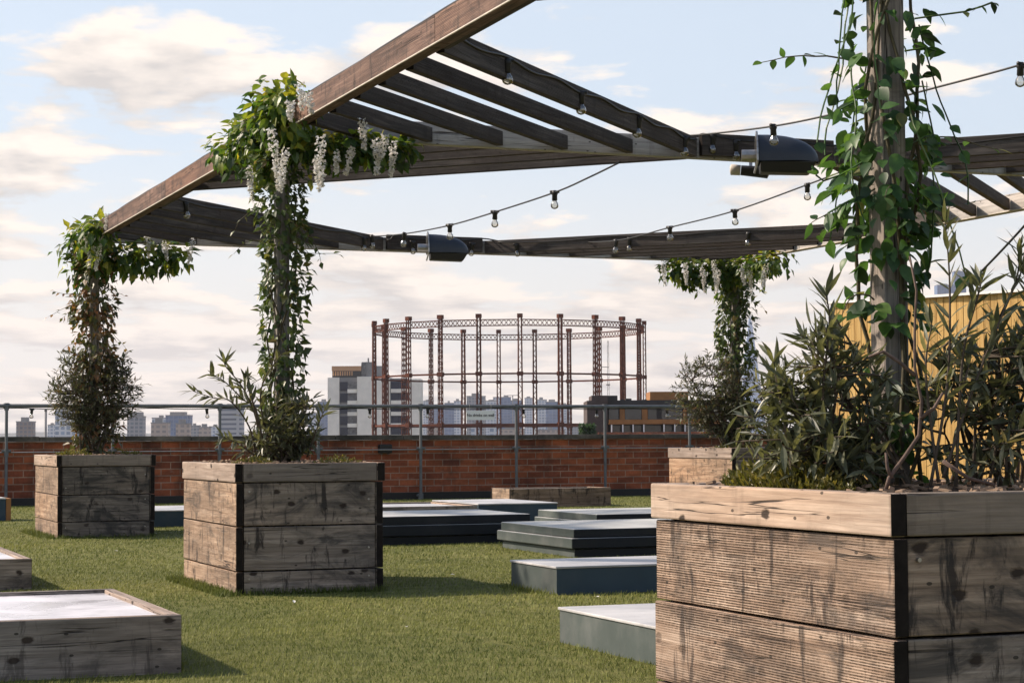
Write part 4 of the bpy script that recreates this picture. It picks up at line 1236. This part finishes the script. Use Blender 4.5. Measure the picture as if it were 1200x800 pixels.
BL = [
 (19, 38, 494.5, 1500, 'fa_brown', 'small brown block of flats on the skyline at the far left', (.5, .3, 3)),
 (56, 65, 498, 2200, 'fa_pale', 'faint pale block right of the thin chimney', None),
 (64.5, 87, 478, 1400, 'fa_pale', 'tall pale gridded tower half hidden behind the far left bush', None),
 (86, 100, 494, 2000, 'fa_blue', 'bluish block behind the far left bush', None),
 (149, 168, 488.5, 1500, 'fa_grey', 'squat grey tower just right of the far left bush', (.8, .8, 3)),
 (178, 199, 490, 2000, 'fa_pale', 'pale slab behind the pinkish block', None),
 (194, 222, 487, 1900, 'fa_blue', 'wide bluish office block with rounded top', (.7, .6, 3)),
 (177, 197, 496, 1300, 'fa_beige', 'pinkish beige block in front of the wide bluish office', None),
 (206, 222, 497, 1250, 'fa_beige', 'small warm beige block right of the pinkish one', None),
 (222, 234, 499, 1800, 'fa_grey', 'low grey roofs left of the striped tower', None),
 (233, 246, 501, 1500, 'fa_beige', 'low beige houses left of the striped tower', None),
 (245, 258, 500, 2100, 'fa_pale', 'low pale block touching the striped tower', None),
 (257, 283.5, 478.5, 1250, 'fa_stripe', 'striped grey balcony tower left of the second planter vine', None),
 (361, 373, 484, 2400, 'fa_pale', 'pale slim tower left of the white tower block', None),
 (372, 385, 471, 2300, 'fa_blue', 'bluish tower just left of the white tower block', None),
 (496, 508, 470, 2700, 'fa_pale', 'pale tower right of the white tower block behind the lattice', None),
 (508, 521, 474, 2900, 'fa_blue', 'low bluish tower behind the left lattice columns', None),
 (521, 532, 472.5, 2500, 'fa_blue', 'dark blue slab left of the grey gridded tower', None),
 (532, 541, 470, 2600, 'fa_pale', 'narrow whitish tower beside the dark blue slab', None),
 (547, 569, 464.5, 2100, 'fa_grey', 'grey gridded tower behind the notice board', None),
 (568, 583, 470, 2500, 'fa_pale', 'pale stepped block right of the grey gridded tower', None),
 (578, 589, 465.5, 2900, 'fa_pale', 'slim pale tower left of the blue glass tower', None),
 (587, 599, 465.5, 2600, 'fa_blue', 'blue glass tower in the middle of the lattice', None),
 (598, 612, 469.5, 2500, 'fa_blue', 'broad blue glass block right of the blue glass tower', None),
 (615, 626, 466.5, 2800, 'fa_pale', 'pale tower with flat top near the middle of the lattice', None),
 (629, 641, 468.5, 2600, 'fa_pale', 'white vertical striped tower right of the middle', None),
 (640, 656, 471, 2500, 'fa_blue', 'blue grey slab at the right of the tower cluster', None),
 (655, 668, 474, 2700, 'fa_pale', 'pale low slab right of the blue grey slab', None),
 (667, 686, 500, 2300, 'fa_grey', 'low grey roofline left of the dark brick building', None),
 (500, 520, 500, 1500, 'fa_beige', 'low beige terrace under the tower cluster', None),
 (552, 561, 500.5, 1300, 'fa_pale', 'small white house under the notice board', None),
 (573, 583, 500.5, 1300, 'fa_pale', 'small white house right of the notice board', None),
 (585, 615, 503, 1600, 'fa_beige', 'low cream terrace below the blue glass towers', None),
 (630, 662, 504, 1600, 'fa_beige', 'low cream terrace near the dark brick building', None),
 (1101, 1122, 334, 3600, 'fa_blue', 'hazy blue skyscraper shoulder above the yellow hut', None),
 (1121, 1135, 318, 3650, 'fa_blue', 'tall hazy blue skyscraper above the yellow hut', None)]
for (x0, x1, yt, D, mt, lb, ex) in BL:
    tower(x0, x1, yt, D, M[mt], lb, extra=ex)

# thin chimney
c = at(53.5, 500, 700); zt = at(53.5, 479.5, 700).z
root = thing('chimney', 'thin dark chimney flue on the skyline left of the bush', 'chimney', (c.x, c.y, GZc), 0)
mb = MB(); mb.tube([(0, 0, 0), (0, 0, zt - GZc)], .42, 10); mb.build('shaft', M['conc_grey'], root, smooth=True)
mb = MB(); mb.tube([(0, 0, zt - GZc - .8), (0, 0, zt - GZc - .1)], .5, 10); mb.build('collar', M['dclad'], root)
# radio mast
c = at(713, 500, 900); zt = at(713, 399, 900).z
root = thing('radio_mast', 'thin lattice radio mast seen through the right of the gas holder', 'mast', (c.x, c.y, GZc), 0)
mb = MB(); H = zt - GZc
for k in range(3):
    a = 2 * pi * k / 3; mb.tube([(.7 * cos(a), .7 * sin(a), 0), (.35 * cos(a), .35 * sin(a), H)], .10, 4)
for i in range(40):
    a = 2 * pi * (i % 3) / 3; b = 2 * pi * ((i + 1) % 3) / 3
    mb.tube([(.6 * cos(a), .6 * sin(a), H * i / 40), (.5 * cos(b), .5 * sin(b), H * (i + 1) / 40)], .06, 4)
mb.build('lattice', M['conc_grey'], root)
mb = MB(); mb.box(-3.2, .2, -.1, .1, H - 12.2, H - 11.9); mb.tube([(-3, 0, H - 13), (-3, 0, H - 10.5)], .15, 6); mb.box(-.9, .9, -.9, .9, H - 20.4, H - 19.9); mb.build('antenna', M['conc_grey'], root)
# crane arm
c = at(601, 500, 2400); zt = at(601, 463.5, 2400).z
root = thing('tower_crane', 'tiny tower crane over the blue glass towers', 'crane', (c.x, c.y, GZc), 0)
mb = MB(); mb.box(-.6, .6, -.6, .6, 0, zt - GZc); mb.build('mast', M['conc_grey'], root)
mb = MB(); mb.box(-6, 7, -.5, .5, zt - GZc + .01, zt - GZc + .8); mb.build('jib', M['conc_grey'], root)
# glass spire
c = at(880.5, 500, 4000); zt = at(881, 366, 4000).z; H = zt - GZc
root = thing('glass_spire', 'pale blue glass skyscraper tapering to a split point beside the rear post', 'skyscraper', (c.x, c.y, GZc), 0, 'far city buildings')
mb = MB()
def tap(x0, x1, y0, y1, h0, h1, s):
    V = [(x0, y0, 0), (x1, y0, 0), (x1, y1, 0), (x0, y1, 0)] + [(x0 * s - .5, y0 * s, h0), (x1 * s + .5, y0 * s, h1), (x1 * s + .5, y1 * s, h1), (x0 * s - .5, y1 * s, h0)]
    mb.add(V, [(0, 1, 5, 4), (1, 2, 6, 5), (2, 3, 7, 6), (3, 0, 4, 7), (4, 5, 6, 7)], [[(0, 0), (60, 0), (35, H), (25, H)]] * 4 + [[(0, 0)] * 4])
tap(-32, 32, -28, 28, H * .955, H * .93, .09)
mb.build('facade', M['glass_spire'], root)
mb = MB(); mb.box(-1.6, -.6, -1, 1, H * .94, H); mb.box(.9, 1.9, -1, 1, H * .92, H * .975); mb.build('spire_blade', M['glass_spire'], root)

# white tower block
D = 720
def X(x, d=D): return at(x, 500, d).x
def Zp(y, d=D, x=440): return at(x, y, d).z
c = Vector((X(439), D, GZc))
root = thing('white_tower_block', 'pale concrete tower block with dark blue windows and peach rooftop storey behind the lattice', 'tower block', c, 0)
O_ = (c.x, c.y, 0)
def wb(name, x0, x1, y0, y1, ztop_y, zbot, mt):
    mb = MB((c.x, c.y, GZc)); mb.box(X(x0), X(x1), D + y0, D + y1, zbot, Zp(ztop_y)); mb.build(name, mt, root)
zt = Zp(441)
wb('wall', 384, 397.5, 0, 16, 442, GZc, M['conc'])
wb('wall', 418.5, 450, 0, 16, 441, GZc, M['conc'])
wb('wall', 450.2, 457, 1.2, 16, 441.5, GZc, M['conc'])
wb('wall', 478.5, 493.5, 0, 16, 444, GZc, M['conc'])
wb('wall', 397.6, 418.4, 1.8, 15.8, 442, GZc, M['conc_grey'])
wb('wall', 457.1, 478.4, 1.8, 15.8, 443, GZc, M['conc_grey'])
yy = 447.0
while yy < 520:
    for (xa, xb, xm) in ((398, 418, 407), (458, 478, 468)):
        mb = MB((c.x, c.y, GZc)); mb.box(X(xa), X(xm), D + 1.5, D + 1.78, Zp(yy + 10.5), Zp(yy)); mb.build('window', M['winblue'], root)
        mb = MB((c.x, c.y, GZc)); mb.box(X(xm) + .05, X(xb), D + 1.4, D + 1.78, Zp(yy + 8.4), Zp(yy)); mb.build('window', M['winblue'] if xa > 440 else M['winpale'], root)
        mb = MB((c.x, c.y, GZc)); mb.box(X(xm if xa < 440 else xa), X(xb), D + .5, D + 1.35, Zp(yy + 13), Zp(yy + 8.6)); mb.build('balcony', M['conc'], root)
    yy += 13.4
wb('parapet', 383, 494.5, -.3, 16.4, 439.8, Zp(441), M['conc_grey']) if False else None
mb = MB((c.x, c.y, GZc)); mb.box(X(388.5), X(422), D + 3, D + 12, Zp(441.8), Zp(434)); mb.build('roof_terrace', M['dclad'], root)
for i in range(9):
    xx = 389 + i * 2.75
    mb = MB((c.x, c.y, GZc)); mb.box(X(xx), X(xx + 1.6), D + 2.8, D + 2.98, Zp(439.5), Zp(434.5)); mb.build('terrace_panel', M['peach'], root)
mb = MB((c.x, c.y, GZc)); mb.box(X(388), X(422.5), D + 2.6, D + 12.5, Zp(433.9), Zp(428.3)); mb.build('penthouse', M['peach'], root)
mb = MB((c.x, c.y, GZc)); mb.box(X(423), X(438), D + 4, D + 12, Zp(441.5), Zp(423.5)); mb.box(X(429.5), X(431), D + 6, D + 7, Zp(423.4), Zp(418.5)); mb.box(X(438.2), X(449), D + 5, D + 12, Zp(441.5), Zp(428)); mb.build('lift_tower', M['conc_grey'], root)
mb = MB((c.x, c.y, GZc)); mb.box(X(422.6), X(428), D + 3.5, D + 3.9, Zp(441.5), Zp(424.5)); mb.build('stair_panel', M['winpale'], root)

# dark brick building with orange panels
D2 = 165
def X2(x): return at(x, 500, D2).x
def Z2(y): return at(760, y, D2).z
c = Vector((X2(760), D2, GZc))
root = thing('dark_brick_building', 'low dark brick building with orange timber balcony right of the gas holder', 'building', c, 0)
def b2(name, x0, x1, y0, y1, yt, yb, mt):
    mb = MB((c.x, c.y, GZc)); mb.box(X2(x0), X2(x1), D2 + y0, D2 + y1, Z2(yb), Z2(yt)); return mb.build(name, mt, root)
mb = MB((c.x, c.y, GZc)); mb.box(X2(688), X2(712), D2 - .3, D2 + 8, GZc, Z2(469)); mb.build('wall', M['dbrick'], root)
mb = MB((c.x, c.y, GZc)); mb.box(X2(693.5), X2(712), D2 - .25, D2 + 6, Z2(468.9), Z2(463)); mb.build('wall', M['dbrick'], root)
mb = MB((c.x, c.y, GZc)); mb.box(X2(712.1), X2(724), D2 + .1, D2 + 6, Z2(468.9), Z2(463)); mb.build('wall', M['dclad'], root)
mb = MB((c.x, c.y, GZc)); mb.box(X2(712.1), X2(850), D2 + .5, D2 + 9, GZc, Z2(469)); mb.build('wall', M['dclad'], root)
b2('parapet', 712.2, 850, .2, .48, 468.6, 477, M['dclad'])
for (xa, xb) in ((714, 725), (733, 752), (760, 770), (776, 800), (806, 825), (830, 846)):
    f = b2('window', xa, xb, .38, .49, 478, 491, M['glazing'])
for (xa, xb) in ((726.5, 732.5), (752.6, 759.4), (801, 805)):
    b2('panel', xa, xb, .34, .5, 478, 491, M['orange'])
b2('balcony', 713, 850, -1.0, -.8, 491.4, 496.8, M['orange'])
b2('balcony_floor', 713, 850, -.79, .49, 495.5, 497, M['orange'])
for xa in (715.5, 728.5, 740.5, 753, 776.5, 789, 801, 822, 840):
    b2('column', xa, xa + 1.3, -.95, -.8, 497.2, 530, M['white'])
for (xa, xb) in ((717, 727), (730, 739), (742, 752), (755, 775), (779, 788), (791, 799), (803, 820)):
    b2('window', xa, xb, .38, .49, 498, 508, M['glazing'])
b2('brick_base', 700, 850, -1.6, -1.2, 506, 560, M['brick'])
b2('roof_block', 766, 812, 4, 9, 457.5, 468.8, M['orange'])
for (xa, xb, yt) in ((729, 733, 467), (735, 742, 466), (755, 760, 467.3)):
    b2('roof_vent', xa, xb, 2, 3, yt, 468.9, M['dclad'])
# dark hedge box below
c3_ = at(688, 500, 150)
root = thing('clipped_hedge', 'dark green clipped hedge beside the dark brick building', 'hedge', (c3_.x, c3_.y, GZc), 0)
mb = MB((c3_.x, c3_.y, GZc)); rr = random.Random(9)
for _ in range(1500):
    p = Vector((at(rr.uniform(679, 697), 500, 150).x, 150 + rr.uniform(-.6, .6), at(688, rr.uniform(497.5, 520), 150).z))
    mb.leaf(p, rvec(), rvec(), .22, .08, rnd() * .4)
mb.build('foliage', M['vine_n'], root)
mb = MB((c3_.x, c3_.y, GZc)); mb.tube([(c3_.x, c3_.y, GZc), (c3_.x, c3_.y, -.2)], .25, 6); mb.build('trunk', M['stem'], root)

# ------------------------------------------------------------------ haze
mb = MB(); mb.box(-8800, 8800, -1500, 8800, -21.5, 420)
t = NT('air')
pv = t.node('ShaderNodeVolumePrincipled', {'Color': (.88, .89, .96, 1), 'Density': 0.00008, 'Anisotropy': .2})
t.l.new(pv.outputs[0], t.out.inputs['Volume'])
hz_o = mb.build('haze', t.m)
tag(hz_o, kind='stuff')

# ------------------------------------------------------------------ sky, sun, camera
SUN_EL = math.radians(38)
sd = Vector((-.965, .262, 0)).normalized()
sdir = Vector((sd.x * cos(SUN_EL), sd.y * cos(SUN_EL), sin(SUN_EL)))
world = bpy.data.worlds.new('World'); scene.world = world; world.use_nodes = True
nt = world.node_tree; nt.nodes.clear()
T = NT.__new__(NT); T.m = None; T.t = nt; T.n = nt.nodes; T.l = nt.links
out = nt.nodes.new('ShaderNodeOutputWorld'); bg = nt.nodes.new('ShaderNodeBackground'); nt.links.new(bg.outputs[0], out.inputs[0])
sky = nt.nodes.new('ShaderNodeTexSky'); sky.sky_type = 'NISHITA'; sky.sun_disc = False
sky.sun_elevation = SUN_EL; sky.sun_rotation = math.atan2(sdir.x, sdir.y); sky.air_density = 1.0; sky.dust_density = 1.5; sky.ozone_density = 1.0
tc = nt.nodes.new('ShaderNodeTexCoord')
sp = T.node('ShaderNodeSeparateXYZ', {'Vector': tc.outputs['Generated']})
zc = T.math('MAXIMUM', sp.outputs[2], 0.0)
den = T.math('ADD', zc, .15)
pxn = T.math('DIVIDE', sp.outputs[0], den); pyn = T.math('DIVIDE', sp.outputs[1], den)
vec = T.node('ShaderNodeCombineXYZ', {'X': pxn, 'Y': pyn, 'Z': 0.0}).outputs[0]
def cn(off, sc, det, ro=.55, dist=.3):
    mp = T.node('ShaderNodeMapping', {'Vector': vec, 'Location': off})
    return T.noise(mp.outputs[0], sc, det, ro, dist)
CO = (2.7, 1.3, 0.0)
n1 = cn(CO, 3.0, 10, .58, .15)
n1b = cn((CO[0] + .05, CO[1] - .11, 0), 3.0, 6, .52, .15)
n2 = cn((7.1, 2.2, 1), .9, 4, .5)
cov = T.ramp(T.math('ADD', T.math('MULTIPLY_ADD', n2, .30, n1), T.math('MULTIPLY', T.math('SUBTRACT', .138, zc), .75)), [(.645, 0.0), (.72, 1.0)])
shade = T.ramp(T.math('SUBTRACT', n1b, n1), [(.42, 0.0), (.58, 1.0)]) if False else T.ramp(T.math('MULTIPLY_ADD', T.math('SUBTRACT', n1b, n1), 3.4, .5), [(.2, 0.0), (.85, 1.0)])
lit = T.mix(shade, (6.8, 5.95, 5.15), (4.0, 3.65, 3.4))
base = T.mix(.72, sky.outputs[0], (4.3, 4.85, 5.5))
hor = T.ramp(zc, [(.0, 1.0), (.06, .75), (.15, .0)])
base = T.mix(T.math('MULTIPLY', hor, .62), base, (6.8, 5.85, 4.85))
# the thick cloud thins out towards the zenith so that the light from above stays blue and weak
up = T.ramp(zc, [(.2, 1.0), (.55, .25)])
colr = T.mix(T.math('MULTIPLY', T.math('MULTIPLY', cov, .88), up), base, lit)
colr = T.mix(T.ramp(zc, [(.22, 0.0), (.6, 1.0)]), colr, sky.outputs[0])
nt.links.new(colr, bg.inputs['Color']); bg.inputs['Strength'].default_value = .106

sl = bpy.data.lights.new('sun', 'SUN'); sl.energy = 4.2; sl.angle = math.radians(2.5); sl.color = (1.0, .85, .70)
so = bpy.data.objects.new('sun', sl); COL.objects.link(so); so.rotation_euler = sdir.to_track_quat('Z', 'Y').to_euler()
so.location = (-20, 10, 40)

cam = bpy.data.cameras.new('camera'); cam.sensor_width = 36; cam.lens = FPX / 1200 * 36; cam.clip_start = .05; cam.clip_end = 30000
co = bpy.data.objects.new('camera', cam); COL.objects.link(co)
Mx = Matrix(((_R.x, _U.x, -_F.x, 0), (_R.y, _U.y, -_F.y, 0), (_R.z, _U.z, -_F.z, EYE), (0, 0, 0, 1)))
co.matrix_world = Mx
scene.camera = co
vs = scene.view_settings; vs.view_transform = 'Standard'; vs.look = 'None'; vs.gamma = 1; vs.exposure = 0.75; vs.use_curve_mapping = False
cy = scene.cycles
cy.use_denoising = True; cy.max_bounces = 8; cy.diffuse_bounces = 3; cy.glossy_bounces = 3; cy.transmission_bounces = 4; cy.volume_bounces = 0; cy.transparent_max_bounces = 8
cy.sample_clamp_indirect = 6
